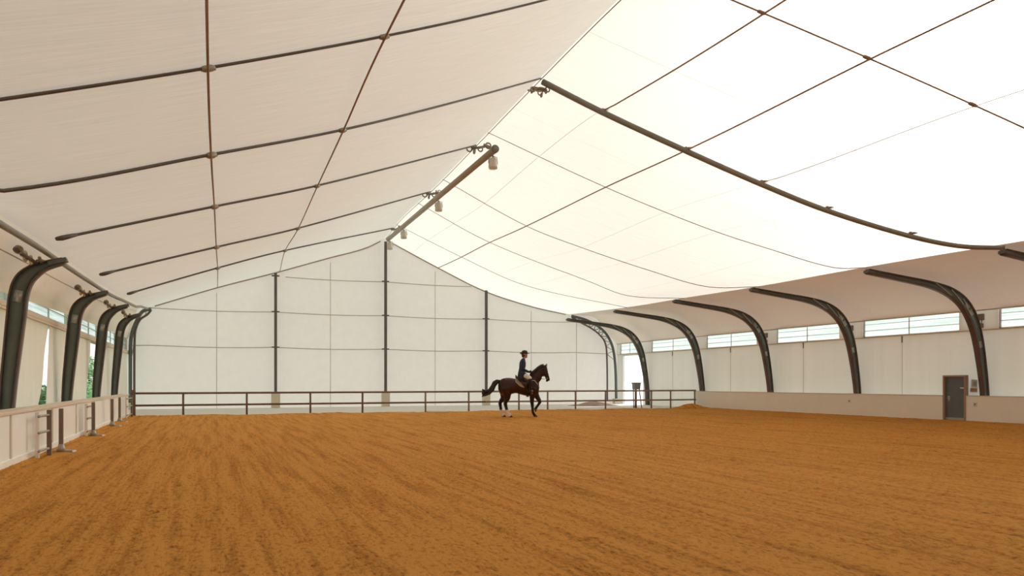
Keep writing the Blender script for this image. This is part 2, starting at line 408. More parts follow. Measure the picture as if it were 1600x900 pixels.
# ---- fabric that turns down over the arches at the eaves
def strip_surf(name, edge, prof, m, nseg):
    """edge(k): top edge points; prof: offsets down to the wall"""
    bm = new_bm(); uv = bm.loops.layers.uv.new('UVMap'); g = []
    for k in range(nseg+1):
        g.append([(bm.verts.new(p), (i*.5, k*.5)) for i, p in enumerate(prof(edge(k/nseg)))])
    for k in range(nseg):
        for i in range(len(g[0])-1):
            q = [g[k][i], g[k][i+1], g[k+1][i+1], g[k+1][i]]
            f = bm.faces.new([v for v, _ in q])
            for l, (_, w) in zip(f.loops, q): l[uv].uv = w
    return obj(name, bm, m, smooth=True)
def smoothpts(P, n):
    fx = herm(range(len(P)), [p[0] for p in P]); fz = herm(range(len(P)), [p[1] for p in P])
    return [(fx(u), fz(u)) for u in np.linspace(0, len(P)-1, n)]
def prof_r(e):
    P = [(e.x, e.z), (e.x+.25*(XR-e.x), e.z-.03), (e.x+.55*(XR-e.x), e.z-.17), (e.x+.78*(XR-e.x), 4.46), (XR-.25, 4.02), (XR-.02, 3.76)]
    return [V((x, e.y, z)) for x, z in smoothpts(P, 20)]
def prof_l(e):
    b = float(np.interp(e.y, [12, 17, 26, 38, 42], [3.0, 3.06, 3.28, 3.48, 3.52]))
    P = [(e.x, e.z), (e.x-.28, e.z-.05), (e.x-.62, e.z-.30), (XL+.13, b+.22), (XL+.05, b)]
    return [V((x, e.y, z)) for x, z in smoothpts(P, 18)]
struct(strip_surf('ceiling_eave_right', lambda k: surf(RIGHT, k*(len(RIGHT)-1), 0), prof_r, M['eave_membrane'], (len(RIGHT)-1)*NS), 'tan fabric bending down over the arches above the right windows', 'roof')
struct(strip_surf('ceiling_eave_left', lambda k: surf(LEFT, k*(len(LEFT)-1), 0), prof_l, M['eave_cream'], (len(LEFT)-1)*NS), 'cream fabric curling down behind the arches above the left windows', 'roof')

# ------------------------------------------------------------------ roof cables
def clampmesh(p, r, d):
    bm = new_bm(); d = d.normalized()
    tube(bm, [p-d*.09, p-d*.05, p+d*.05, p+d*.09], [r*1.3, r*2.0, r*2.0, r*1.3], 8)
    tube(bm, [p+V((0,0,-.05)), p+V((0,0,.02))], r*.7, 6)
    torus(bm, p+d*.07+V((0,0,-.015)), r*1.4, r*.45, 'z', 10, 5)
    return bm
def line_cable(name, curves, s, r, m, t0=0.0, t1=1.0, n=40):
    pts = [surf(curves, s, t0+(t1-t0)*i/n)+V((0,0,-r-.012)) for i in range(n+1)]
    bm = new_bm(); tube(bm, pts, r, 8)
    return obj(name, bm, m, smooth=True), pts
def crossings(curves, i0, px, ext=.8):
    """x of the survey points on successive cross cables; the bays outside the frame continue the same line"""
    xs = [curves[i0+k].at(on_line(*q, curves[i0+k].E, curves[i0+k].R)[0]).x for k, q in enumerate(px)]
    d = xs[1]-xs[0]
    return [xs[0]-d*min(i0-i, 2)*ext for i in range(i0)] + xs
XS1 = crossings(LEFT, 4, [(325,102),(330,238),(335,320),(338,384),(340,417),(340,447)])
XS2 = crossings(LEFT, 4, [(600,55),(535,200),(495,288),(465,355),(445,390),(437,424)])
LBL_L = {4: 'nearest dark cable across the left roof slope, running off the top of the frame',
         5: 'second dark cable across the left roof slope, ending at the big ridge node',
         6: 'dark cable across the left roof slope ending at the near tip of the ridge beam',
         7: 'dark cable on the left roof slope, second last before the end wall',
         8: 'last dark cable across the left roof slope before the end wall'}
for i in (4, 5, 6, 7, 8):
    r = {4: .019, 5: .024, 6: .026, 7: .028, 8: .03}[i]
    root = empty('roof_cable', LEFT[i].at(0)); tag(root, LBL_L[i], 'cable', 'cross cables of the left roof slope')
    inv = -root.location
    pts = [LEFT[i].at(k/50)+V((0,0,-r-.012))+inv for k in range(1, 51)]
    bm = new_bm(); tube(bm, pts, r, 8); obj('cable', bm, M['cable'], root, True)
    d = pts[1]-pts[0]; bm = new_bm()
    if i > 5: tube(bm, [pts[0]-d*.1, pts[0]+d*.2, pts[0]+d*.5, pts[0]+d*1.1], [r*1.2, r*2.0, r*1.8, r*1.1], 8); obj('end_fitting', bm, M['cable'], root, True)
    else: bm.free()
    for X in (XS1[i], XS2[i]):
        t = LEFT[i].tx(X); p = LEFT[i].at(t)+V((0,0,-r-.02))+inv
        obj('clamp', clampmesh(p, r*1.1, LEFT[i].at(t+.01)-LEFT[i].at(t)), M['fitting'], root, True)
def long_cable(name, curves, xs, r, m, label, i0, i1, group=None, drop=.05):
    pts = []
    tt = [c.tx(x) for c, x in zip(curves, xs)]
    K = [curves[i].at(tt[i]) for i in range(i0, i1+1)]
    h = [herm(range(len(K)), [p[j] for p in K]) for j in range(3)]
    f = herm(range(len(tt)), tt)
    for k in range((len(K)-1)*10):
        u = k/10; q = surf(curves, i0+u, f(i0+u)); pts.append(V((h[0](u), h[1](u), min(h[2](u), q.z)-r-.07)))
    pts.append(K[-1]+V((0,-.12,-r-.05)))
    bm = new_bm(); tube(bm, pts, r, 8)
    return tag(obj(name, bm, m, smooth=True), label, 'cable', group), pts
long_cable('purlin_cable', LEFT, XS1, .016, M['rusty'], 'brown lengthwise cable low on the left roof slope, looking vertical in the view', 2, 9, 'lengthwise roof cables', .0)
long_cable('purlin_cable', LEFT, XS2, .017, M['rusty'], 'brown lengthwise cable high on the left roof slope, leaning toward the ridge', 2, 9, 'lengthwise roof cables', .0)
# right slope
XR1 = crossings(RIGHT, 4, [(1190,11),(942,170)], .0) + [10.8]*4 + [10.9]
XR2 = crossings(RIGHT, 4, [(1355,93),(1072,230),(943,290),(820,351),(763,377),(719,400),(683,417)], .1)
XR3 = crossings(RIGHT, 4, [(1520,163),(1190,282)], .3) + [14.2, 14.05, 14.0, 14.0, 14.2]
XR4 = [15.9]*5+[15.55, 15.5, 15.4, 15.4, 15.4, 15.6]
XR5 = [17.4]*5+[17.13, 17.1, 17.1, 17.1, 17.1, 17.4]
long_cable('purlin_cable', RIGHT, XR1, .020, M['rusty'], 'brown cable on the right roof slope meeting the heavy tube nearest the ridge', 2, 5, 'lengthwise roof cables', .0)
long_cable('purlin_cable', RIGHT, XR2, .021, M['rusty'], 'long brown cable running the whole right roof slope past the heavy tube', 2, 10, 'lengthwise roof cables', .0)
long_cable('purlin_cable', RIGHT, XR3, .009, M['fine'], 'fine cable on the right roof slope, third down from the ridge', 2, 5, 'lengthwise roof cables', .0)
# near cross cable (right) and thin ones beyond the tube
root = empty('roof_cable', r1.at(0)); tag(root, 'brown cross cable on the right roof slope in the upper right corner', 'cable', 'cross cables of the right roof slope')
inv = -root.location
bm = new_bm(); tube(bm, [r1.at(k/50)+V((0,0,-.03))+inv for k in range(51)], .018, 8); obj('cable', bm, M['rusty'], root, True)
for X in (XR1[4], XR2[4], XR3[4]):
    t = r1.tx(X); obj('clamp', clampmesh(r1.at(t)+V((0,0,-.03))+inv, .02, r1.at(t+.01)-r1.at(t)), M['rusty'], root, True)
for i, r, lb in ((6, .012, 'thin cross cable on the right roof slope, first beyond the heavy tube'), (7, .013, 'thin cross cable on the right roof slope, second beyond the heavy tube'),
              (8, .012, 'thin cross cable on the right roof slope, third beyond the heavy tube'), (9, .011, 'thin cross cable on the right roof slope, last before the end wall')):
    o, _ = line_cable('roof_cable', RIGHT, i, r, M['fine']); tag(o, lb, 'cable', 'cross cables of the right roof slope')
# welded seams of the cloth: part of the sheet
def seam(curves, s0, s1, f, parent, w=.022):
    n = 40; bm = new_bm(); prev = None
    for k in range(n+1):
        s = s0+(s1-s0)*k/n; t = f(s, k/n) ; p = surf(curves, s, t)+V((0,0,-.008))
        q = surf(curves, min(s+(s1-s0)/n*.5, len(curves)-1), min(f(min(s+(s1-s0)/n*.5, len(curves)-1), min(k/n+.5/n, 1)), 1)) - surf(curves, s-(s1-s0)/n*.5 if s > .1 else s, max(f(max(s-(s1-s0)/n*.5, 0), max(k/n-.5/n, 0)), 0))
        e = q.cross(V((0,0,1))).normalized()*w*.5
        a, b = bm.verts.new(p-e), bm.verts.new(p+e)
        if prev: bm.faces.new((prev[0], a, b, prev[1]))
        prev = (a, b)
    obj('seam', bm, M['seam'], parent, True)
def fx(xs, curves):
    f = herm(range(len(xs)), [c.tx(x) for c, x in zip(curves, xs)]); return lambda s, k: f(s)
seam(RIGHT, 5, 9.9, fx(XR1, RIGHT), CR); seam(RIGHT, 5, 9.9, fx(XR3, RIGHT), CR)
seam(RIGHT, 3, 9.9, fx(XR4, RIGHT), CR); seam(RIGHT, 3, 9.9, fx(XR5, RIGHT), CR)
for s in (4.5, 5.5, 6.5, 9.5): seam(RIGHT, s, s+.0001, lambda s_, k: k, CR)
bm = new_bm(); tube(bm, [r7.at(k/50)+V((0,-.07,-.06)) for k in range(1, 50)], .028, 8); tag(obj('edge_cable', bm, M['fine'], smooth=True), 'edge cable where the right roof slope meets the end wall', 'cable')
bm = new_bm(); tube(bm, [l6.at(k/50)+V((0,-.07,-.06)) for k in range(1, 50)], .028, 8); tag(obj('edge_cable', bm, M['fine'], smooth=True), 'edge cable where the left roof slope meets the end wall', 'cable')
bm = new_bm(); tube(bm, [V((RX, y, ridge_z(y)-.075)) for y in np.linspace(YB+.2, YE-.3, 80)], .013, 8); tag(obj('ridge_cable', bm, M['fine'], smooth=True), 'thin cable along the ridge seam of the roof', 'cable')

# heavy tube on the right slope
root = empty('roof_tube', r2.at(1)); tag(root, 'heavy grey tube sweeping from the big ridge node down the right roof slope', 'tube')
inv = -root.location
pts = [r2.at(.995-k/60*.99) + V((0,0,-.11)) + inv for k in range(61)]
bm = new_bm(); tube(bm, pts, [.092-.034*k/60 for k in range(61)], 12); obj('shaft', bm, M['tube'], root, True)
for X in (XR1[5], XR2[5], XR3[5], XR4[5], XR5[5]):
    t = r2.tx(X); p = r2.at(t)+V((0,0,-.02))+inv; bm = new_bm()
    torus(bm, p+V((.10,-.05,0)), .06, .016, 'z', 12, 6); tube(bm, [p+V((0,0,-.02)), p+V((.10,-.05,0))], .03, 8); ball(bm, p, .05, .05, .04, 10, 6)
    obj('lug', bm, M['fitting'], root, True)

# ridge node, ridge beam, hangers, lamps
def shackle(bm, p, R, ax, rot=None): torus(bm, p, R, R*.30, ax, 12, 6, rot)
root = empty('ridge_node', (RX, 20.75, ridge_z(20.75)-.24)); tag(root, 'big ridge node of plates and shackles at the head of the heavy tube', 'fitting')
bm = new_bm(); box(bm, -.22,.20,-.05,.05,-.16,-.06); box(bm,-.09,.09,-.16,.16,-.13,-.09); obj('plate', bm, M['fitting'], root, bevel=.015)
for p, R, ax in (((-.26,-.05,-.16),.07,'y'), ((-.24,.06,-.16),.07,'x'), ((.20,-.10,-.12),.07,'y'), ((.22,.05,-.12),.06,'x'), ((-.05,-.12,-.26),.075,'y'), ((.08,.08,-.24),.06,'x'), ((-.34,.02,-.18),.05,'z')):
    bm = new_bm(); shackle(bm, V(p), R, ax); obj('shackle', bm, M['fitting'], root, True)

BY0, BY1 = 24.6, YE-.9
bz = lambda y: 9.47+(9.28-9.47)*(y-BY0)/(BY1-BY0)
root = empty('ridge_girder', (RX, BY0, bz(BY0))); tag(root, 'grey brown beam hanging below the ridge from mid hall to the end wall', 'beam')
bm = new_bm(); tube(bm, [(0,0,0),(0,BY1-BY0,bz(BY1)-bz(BY0))], .115, 16); obj('shaft', bm, M['beam'], root, True)
bm = new_bm(); tube(bm, [(0,-.05,0),(0,-.01,0),(0,.10,0)], .14, 16); obj('end_collar', bm, M['tube'], root, True)
bm = new_bm(); box(bm, .10,.14,0.1,13.5,-.05,.0); obj('conduit', bm, M['tube'], root)
for k, y in enumerate((26.55, 32.75, 39.8)):
    zt = ridge_z(y)-.17; root = empty('ridge_hanger', (RX, y, zt))
    tag(root, ('bracket with shackles carrying the near tip of the ridge beam', 'bracket with shackles above the second lamp of the ridge beam', 'bracket with shackles near the far end of the ridge beam')[k], 'bracket', 'brackets of the ridge beam')
    zb = bz(y)+.115-zt
    bm = new_bm(); tube(bm, [(-.15,0,.0),(0,-.3,-.06),(.10,-.9,(-.16 if k == 0 else zb*.4)),(.0,-(1.5 if k == 0 else 1.0),bz(y-1.2)+.185-zt)], .05, 8); obj('arm', bm, M['fitting'], root, True)
    for p, R, ax in (((-.28,0,-.05),.10,'y'), ((-.10,-.05,-.13),.09,'x'), ((.12,-.1,-.04),.09,'y'), ((.10,-1.0,-.18 if k == 0 else zb*.35),.10 if k == 0 else .06,'y'), ((.02,-.8,zb*.25),.06,'x')):
        if k == 2: R *= .5; p = (p[0]*.5, p[1], p[2]*.5)
        bm = new_bm(); shackle(bm, V(p), R, ax); obj('shackle', bm, M['fitting'], root, True)
for k, y in enumerate((24.95, 31.7, 38.0, 41.2)):
    root = empty('ridge_lamp', (RX+.06, y, bz(y)-.13))
    tag(root, ('pale lamp hanging from the near tip of the ridge beam', 'pale lamp under the ridge beam, second along it from the near tip', 'pale lamp under the ridge beam, third along it from the near tip', 'pale lamp at the far end of the ridge beam by the end wall')[k], 'lamp', 'lamps under the ridge beam')
    if k == 0:
        bm = new_bm(); tube(bm, [(0,0,.0),(0,.0,-.10)], .03, 8); shackle(bm, V((0,0,-.045)), .05, 'x'); obj('hook', bm, M['fitting'], root, True)
        bm = new_bm(); tube(bm, [(.0,.0,-.06),(.0,-.0,-.10),(0,0,-.38),(0,0,-.46)], [.07,.13,.165,.15], 16); obj('housing', bm, M['lamp'], root, True)
        bm = new_bm(); tube(bm, [(0,0,-.455),(0,0,-.47)], .13, 16); obj('lens', bm, M['lens'], root, True)
        bm = new_bm(); tube(bm, [(-.17,0,-.28),(-.15,0,-.04),(0,0,-.01),(.15,0,-.04),(.17,0,-.28)], .014, 6); obj('yoke', bm, M['fitting'], root, True)
        lamp0 = root
    else:
        for ch in lamp0.children:
            c = ch.copy(); C.objects.link(c); c.parent = root

# left eave tube
_ev = sorted((surf(LEFT, k/20, 0).y, surf(LEFT, k/20, 0).z) for k in range((len(LEFT)-1)*20+1))
eave_l = lambda y: float(np.interp(y, [e[0] for e in _ev], [e[1] for e in _ev]))
tub = lambda y: min(tube_z(y)+.05, eave_l(y)-.12)
root = empty('eave_tube', (LX, 5, tube_z(5))); tag(root, 'grey tube along the left eave over the arch tips', 'tube')
bm = new_bm(); tube(bm, [V((LX-.03, y, tub(y)))-root.location for y in np.linspace(3, YE-1.2, 60)], .052, 10); obj('shaft', bm, M['tube'], root, True)
bm = new_bm(); tube(bm, [V((LX-.43, y, tub(y)-.16))-root.location for y in np.linspace(3, YE-2, 60)], .012, 6); obj('lacing_rod', bm, M['brass'], root, True)

# ------------------------------------------------------------------ arches
def arch(P, hw, foot_z, bracket_t, left):
    """P: centre line (a, z) from tip to foot, a along x; returns list of (name, bm, material)"""
    fa = herm(range(len(P)), [p[0] for p in P]); fz = herm(range(len(P)), [p[1] for p in P]); fh = herm(range(len(P)), hw)
    n = 60; L, R, Cc = [], [], []
    for u in np.linspace(0, len(P)-1, n+1):
        e = .02; u0, u1 = max(u-e,0), min(u+e,len(P)-1)
        t = V((fa(u1)-fa(u0), 0, fz(u1)-fz(u0))).normalized(); nn = V((-t.z, 0, t.x)); c = V((fa(u), 0, fz(u)))
        L.append(c+nn*fh(u)); R.append(c-nn*fh(u)); Cc.append((c, nn, t))
    def slab(A, B, hy):
        bm = new_bm(); g = [[bm.verts.new(a+V((0,-hy,0))), bm.verts.new(a+V((0,hy,0))), bm.verts.new(b+V((0,hy,0))), bm.verts.new(b+V((0,-hy,0)))] for a, b in zip(A, B)]
        for p, q in zip(g, g[1:]):
            for k in range(4): bm.faces.new((p[k], p[(k+1)%4], q[(k+1)%4], q[k]))
        bm.faces.new(g[0][::-1]); bm.faces.new(g[-1]); return bm
    out = [('web', slab(L, R, .055), 'steel')]
    off = lambda A, s: [a+c[1]*s for a, c in zip(A, Cc)]
    out.append(('flange', slab(off(L,.012), off(L,-.012), .095), 'steel_edge'))
    out.append(('flange', slab(off(R,.012), off(R,-.012), .095), 'steel_edge'))
    c, nn, t = Cc[0]; bm = new_bm(); box(bm, -.14,.18,-.10,.10,-.05,.03)
    ang = math.atan2(t.z, t.x); bmesh.ops.transform(bm, matrix=Matrix.Translation(c+t*.08) @ Matrix.Rotation(-ang, 4, 'Y'), verts=bm.verts); out.append(('tip_plate', bm, 'steel'))
    c, nn, t = Cc[-1]; bm = new_bm(); box(bm, c.x-.12, c.x+.12, -.16,.16, foot_z, foot_z+.03); out.append(('foot_plate', bm, 'plate'))
    for u in bracket_t:
        c, nn, t = Cc[int(u*n)]; bm = new_bm(); h = .6*(L[int(u*n)]-R[int(u*n)]).length
        box(bm, -.11,.11,-.075,-.055,-h*.42,h*.42)
        for q in (-.07,0,.07): ball(bm, V((q,-.08,0)), .016,.012,.016, 8, 5)
        ang = math.atan2(t.z, t.x); bmesh.ops.transform(bm, matrix=Matrix.Translation(c) @ Matrix.Rotation(-ang, 4, 'Y'), verts=bm.verts); out.append(('splice_plate', bm, 'plate'))
    return out
PR = [(19.0,4.80),(20.4,4.66),(21.7,4.52),(22.55,4.33),(23.17,4.02),(23.60,3.55),(23.90,2.88),(24.12,1.9),(24.26,.95),(24.31,-.02)]
HR = [.065,.075,.095,.135,.165,.175,.155,.125,.10,.09]
PL = [(-2.52,3.66),(-2.79,3.565),(-2.95,3.48),(-3.12,3.32),(-3.21,3.14),(-3.26,2.89),(-3.28,2.66),(-3.31,2.35),(-3.36,1.83),(-3.41,1.28),(-3.45,.6),(-3.47,-.02)]
HL = [.05,.070,.10,.13,.14,.14,.14,.135,.125,.115,.10,.095]
def make_arch(P, H_, x0, br, left):
    root = empty('steel_arch')
    for nm, bm, mt in arch([(a-x0, z) for a, z in P], H_, -.04, br, left): obj(nm, bm, M[mt], root, smooth=(nm != 'tip_plate'))
    return root
ra = make_arch(PR, HR, 24.2, (.49, .545, .70), False)
# lightening holes filled by diagonal straps at the elbow
for k, (u0, u1) in enumerate(((21.9,22.6),(22.6,23.15),(23.15,23.5))):
    zz = lambda x: float(np.interp(x, [p[0] for p in PR], [p[1] for p in PR]))
    bm = new_bm(); tube(bm, [(u0-24.2,-.075,zz(u0)+.09),(u1-24.2,-.075,zz(u1)-.11)], .022, 6); obj('brace', bm, M['plate'], ra, True)
RLAB = ['steel arch at the right frame edge, by the lower end of the heavy roof tube', 'steel arch standing right of the grey door', 'second steel arch to the left of the grey door on the right wall', 'third steel arch along the right wall from the grey door',
        'steel arch standing where the right kick wall meets the railing', 'steel arch beside the bright side opening at the far right corner']
RLAB[1] = 'nearest full steel arch on the right wall, standing beside the grey door and notice'
RLAB[2] = 'steel arch on the right wall, the first one beyond the grey door'
RLAB[3] = 'steel arch on the right wall, the second one beyond the grey door'
for k, y in enumerate((13.2, 17.5, 22.85, 27.9, 33.1, 38.5)):
    a = ra if k == 0 else copy_tree(ra)
    a.location = (24.2, y, .0); tag(a, RLAB[k], 'arch', 'steel arches along the right wall')
    a.scale = (1, 1, (.972, .99, 1, 1.015, 1.018, 1.02)[k])
la = make_arch(PL, HL, -3.45, (.44,), True)
# tensioning hardware clustered on the tip side of each left arch
for dx, dy, dz, R, ax in ((.42,-.9,3.66,.07,'x'), (.44,-1.25,3.64,.06,'y'), (.42,-.62,3.62,.085,'x'), (.46,-.36,3.60,.07,'x'), (.58,-.2,3.62,.055,'z')):
    bm = new_bm(); torus(bm, V((dx,dy,dz)), R, R*.33, ax, 12, 6); tube(bm, [(dx,dy-.08,dz+.04),(dx,dy+.12,dz-.02)], .03, 8); obj('ratchet', bm, M['brass'] if R > .065 else M['fitting'], la, True)
bm = new_bm(); tube(bm, [(.42,-1.4,3.62),(.50,-.05,3.58)], .035, 8); obj('strut', bm, M['steel_edge'], la, True)
LLAB = ['nearest steel arch on the left wall, at the edge of the frame', 'second steel arch along the left wall, beyond the curtain with the slit', 'third steel arch along the left wall, beside the wide curtain gap', 'fourth steel arch along the left wall, last before the end truss']
for k, (y, sz) in enumerate(((16.4,.985),(22.8,1.012),(28.5,1.065),(33.8,1.105))):
    a = la if k == 0 else copy_tree(la)
    a.location = (-3.45, y, 0); a.scale = (1,1,sz); tag(a, LLAB[k], 'arch', 'steel arches along the left wall')

def truss(label, OUT, INN, tipo, y, nlace):
    root = empty('truss_arch', (OUT[-1][0], y, 0)); tag(root, label, 'arch'); ox = OUT[-1][0]
    so = [V((a-ox,0,z)) for a, z in smoothpts(OUT, 50)]; si = [V((a-ox,0,z)) for a, z in smoothpts(INN, 50)]
    bm = new_bm(); tube(bm, so, .085, 8); obj('outer_chord', bm, M['steel'], root, True)
    bm = new_bm(); tube(bm, si, .055, 8); obj('inner_chord', bm, M['steel_edge'], root, True)
    for k in range(nlace):
        a = so[int(4+k*34/nlace)]; b = si[min(int(6+(k+.5)*34/nlace), 49)]; c = so[int(4+(k+1)*34/nlace)]
        bm = new_bm(); tube(bm, [a, b], .025, 6); tube(bm, [b, c], .025, 6); obj('lacing', bm, M['plate'] if k > nlace-4 else M['steel'], root, True)
    bm = new_bm(); box(bm, so[-1].x-.16, so[-1].x+.16, -.18,.18,-.04,.30); obj('footing', bm, M['footing'], root, bevel=.02)
    return root
truss('laced steel end arch in the far right corner of the hall', [(20.95,5.44),(21.9,5.24),(22.75,4.88),(23.4,4.36),(23.86,3.5),(24.05,2.2),(24.1,.3)],
      [(20.95,5.37),(21.6,5.04),(22.3,4.72),(22.9,4.32),(23.33,3.75),(23.44,2.6),(23.46,.2)], None, YE-.45, 9)
truss('open steel end arch in the far left corner of the hall', [(-2.62,5.02),(-3.02,4.86),(-3.28,4.38),(-3.46,3.86),(-3.55,3.2),(-3.56,1.6),(-3.56,.25)],
      [(-2.62,4.96),(-2.80,4.72),(-3.10,4.48),(-3.28,4.1),(-3.36,3.6),(-3.38,2.2),(-3.38,.05)], None, YE-.45, 3)

# ------------------------------------------------------------------ end wall
def end_top(x):
    if x <= RX: return l6.at(min(max(l6.tx(x),0),1)).z
    return r7.at(min(max(r7.tx(x),0),1)).z
bm = new_bm(); xs = np.linspace(XL-.1, XR+.1, 120)
def top_at(x):
    for curve_, prof, lo in ((LEFT, prof_l, True), (RIGHT, prof_r, False)):      # under the turned-down eave cloth
        P = sorted((p.x, p.z) for p in prof(surf(curve_, len(curve_)-1, 0)))
        if (lo and x < P[-1][0]) or (not lo and x > P[0][0]): return float(np.interp(x, [p[0] for p in P], [p[1] for p in P]))
    return end_top(x)-.01
g = [(bm.verts.new((x, YE, -.1)), bm.verts.new((x, YE, top_at(x)+.05))) for x in xs]
for a, b in zip(g, g[1:]): bm.faces.new((a[0], b[0], b[1], a[1]))
WE = struct(obj('wall_end', bm, M['end_panel']), 'white panelled gable wall at the far end of the arena', 'wall')
for x in (.45, 6.3, 12.3, 18.4, 21.5):                      # panel joints
    bm = new_bm(); box(bm, x-.012, x+.012, YE-.02, YE-.001, -.04, top_at(x)-.3); obj('panel_joint', bm, M['girt'], WE)
bm = new_bm(); box(bm, XL-.1, XR+.1, YB-.1, YB, -.1, 11.2); struct(obj('wall_back', bm, M['side_panel']), 'panel wall behind the viewer', 'wall')
GZ = (3.20, 5.10, 7.02)
PXS = (3.38, 9.32, 15.36)
PLAB = ('steel post of the end wall standing left of the ridge post', 'tall steel post of the end wall under the ridge', 'steel post of the end wall behind the horse and rider')
for x, lb in zip(PXS, PLAB):
    zt = {3.38: 7.15, 9.32: 9.26, 15.36: 6.78}[x]
    root = empty('wall_post', (x, YE-.30, 0)); tag(root, lb, 'post', 'steel posts of the end wall')
    bm = new_bm(); box(bm, -.07,.07,-.06,-.035,.75,zt); box(bm,-.07,.07,.035,.06,.75,zt); box(bm,-.02,.02,-.036,.036,.75,zt); obj('column', bm, M['post'], root)
    bm = new_bm(); box(bm, -.22,.22,-.14,.14,-.04,.76); obj('footing', bm, M['footing'], root, bevel=.02)
    for z in GZ:
        if z < zt-.1:
            for sx in (-1, 1):
                bm = new_bm(); box(bm, min(sx*.07,sx*.20), max(sx*.07,sx*.20), .0,.09, z-.035, z+.035); obj('bracket', bm, M['post'], root)
for z, x0, x1, lb in ((GZ[0], XL+.15, 23.6, 'lowest thin horizontal girt across the end wall'), (GZ[1], -2.75, 21.6, 'middle thin horizontal girt across the end wall'), (GZ[2], 3.9, 14.5, 'topmost thin horizontal girt across the end wall')):
    bm = new_bm(); n = 60
    tube(bm, [(x0+(x1-x0)*k/n, YE-.10, z-.06*abs(math.sin(PI*((x0+(x1-x0)*k/n)-PXS[0])/5.97))) for k in range(n+1)], .022, 8)
    tag(obj('wall_girt', bm, M['girt'], smooth=True), lb, 'girt', 'girts of the end wall')

# ------------------------------------------------------------------ right wall
WINR = [(4.0,7.6), (8.6,12.05), (13.1,17.15), (18.54,22.75), (23.95,27.72), (29.05,33.0), (33.95,38.3), (39.75,41.95)]
Z0, Z1 = 3.10, 3.76
OP = (39.25, 41.6, 2.98)                                     # side opening in the far corner
bm = new_bm()
box(bm, XR, XR+.15, YB, OP[0], -.1, Z0)
box(bm, XR, XR+.15, OP[0], OP[1], OP[2], Z0); box(bm, XR, XR+.15, OP[1], YE, -.1, Z0)
WR = struct(obj('wall_right', bm, M['side_panel']), 'white panel wall along the right side behind the arches', 'wall')
ya = YB
for k, (a, b) in enumerate(WINR+[(YE, YE)]):
    if a-ya > .05:
        bm = new_bm(); box(bm, XR-.02, XR+.06, ya, a, Z0+.012, Z1+.04); obj('pilaster', bm, M['side_panel'], WR)
    ya = b
bm = new_bm(); box(bm, XR-.03, XR+.15, YB, YE, Z0-.03, Z0+.012); obj('sill', bm, M['ledge'], WR)
bm = new_bm(); tube(bm, [(XR-.05, y, Z1+.01) for y in np.linspace(YB, YE, 20)], .022, 6); obj('edge_cord', bm, M['girt'], WR)
for y in (15.1, 20.9, 26.0, 31.0, 36.1):
    bm = new_bm(); box(bm, XR-.012, XR, y-.008, y+.008, .0, Z0-.03); obj('panel_joint', bm, M['pilaster'], WR)
    bm = new_bm(); box(bm, XR-.03, XR, y-.02, y+.02, Z0-.28, Z0-.03); obj('hanger', bm, M['box'], WR)
def window(k, x, y0, y1, z0, z1, side, lab, nb):
    root = empty('window_%d' % k, (x, (y0+y1)/2, z0)); struct(root, lab, 'window'); h = z1-z0; w = (y1-y0)/2
    bm = new_bm(); s = .05
    box(bm, 0,.06,-w,w,0,s*.6); box(bm, 0,.06,-w,w,h-s*.5,h); box(bm,0,.06,-w,-w+s,0,h); box(bm,0,.06,w-s,w,0,h); obj('frame', bm, M['alu'], root)
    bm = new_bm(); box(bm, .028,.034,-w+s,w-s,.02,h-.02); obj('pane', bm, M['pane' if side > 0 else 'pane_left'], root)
    for j in range(1, nb):
        bm = new_bm(); q = -w+2*w*j/nb; box(bm, .01,.05,q-.014,q+.014,0,h); obj('mullion', bm, M['alu'], root)
    for q in (.34, .66):
        bm = new_bm(); box(bm, .015,.045,-w,w,h*q-.006,h*q+.006); obj('glazing_bar', bm, M['alu'], root)
WL = ['window strip on the right wall at the frame edge, behind the viewer side', 'window strip on the right wall, next nearer than the frame edge', 'window strip at the right edge of the frame, right of the arch by the door',
      'widest window strip in view, above the grey door', 'window strip on the right wall, second beyond the door side arch', 'window strip on the right wall, third beyond the door side arch', 'window strip on the right wall above the end of the railing', 'smallest window strip in the far right corner above the side opening']
for k, (a, b) in enumerate(WINR): window(k+1, XR+.03, a, b, Z0+.012, Z1+.12, 1, WL[k], 2)
# junction boxes on the pilasters
for k, y in enumerate((17.72, 23.30, 28.35)):
    root = empty('junction_box', (XR-.02, y, 3.42)); tag(root, ('dark wiring box on the cream panel right of the nearest full right arch', 'dark wiring box on the cream panel beside the first arch beyond the door', 'dark wiring box on the cream panel beside the second arch beyond the door')[k], 'box', 'wiring boxes on the right wall')
    bm = new_bm(); box(bm, -.10,0,-.10,.08,.0,.22); obj('box', bm, M['box'], root, bevel=.01)
    bm = new_bm(); box(bm, -.08,0,-.07,.05,-.26,-.10); obj('switch', bm, M['box'], root, bevel=.01)
    bm = new_bm(); tube(bm, [(-.04,-.02,.0),(-.06,-.04,-.06),(-.04,.0,-.12)], .014, 6); tube(bm, [(-.05,.04,.2),(-.09,.07,.10),(-.05,.05,-.14)], .012, 6); obj('wire', bm, M['cable'], root, True)
# kick wall right with door gap
bm = new_bm(); box(bm, KR, KR+.12, YB, 17.98, -.1, .84); box(bm, KR, KR+.12, 18.75, 33.34, -.1, .84)
KWR = struct(obj('wall_kick_right', bm, M['kick']), 'low beige kick wall along the right side of the sand', 'wall')
bm = new_bm(); box(bm, KR-.015, KR+.14, YB, 17.98, .84, .865); box(bm, KR-.015, KR+.14, 18.75, 33.34, .84, .865); obj('cap', bm, M['ledge'], KWR)
bm = new_bm(); box(bm, KR+.12, XR, 33.29, 33.34, -.1, .84); obj('return_panel', bm, M['kick'], KWR)
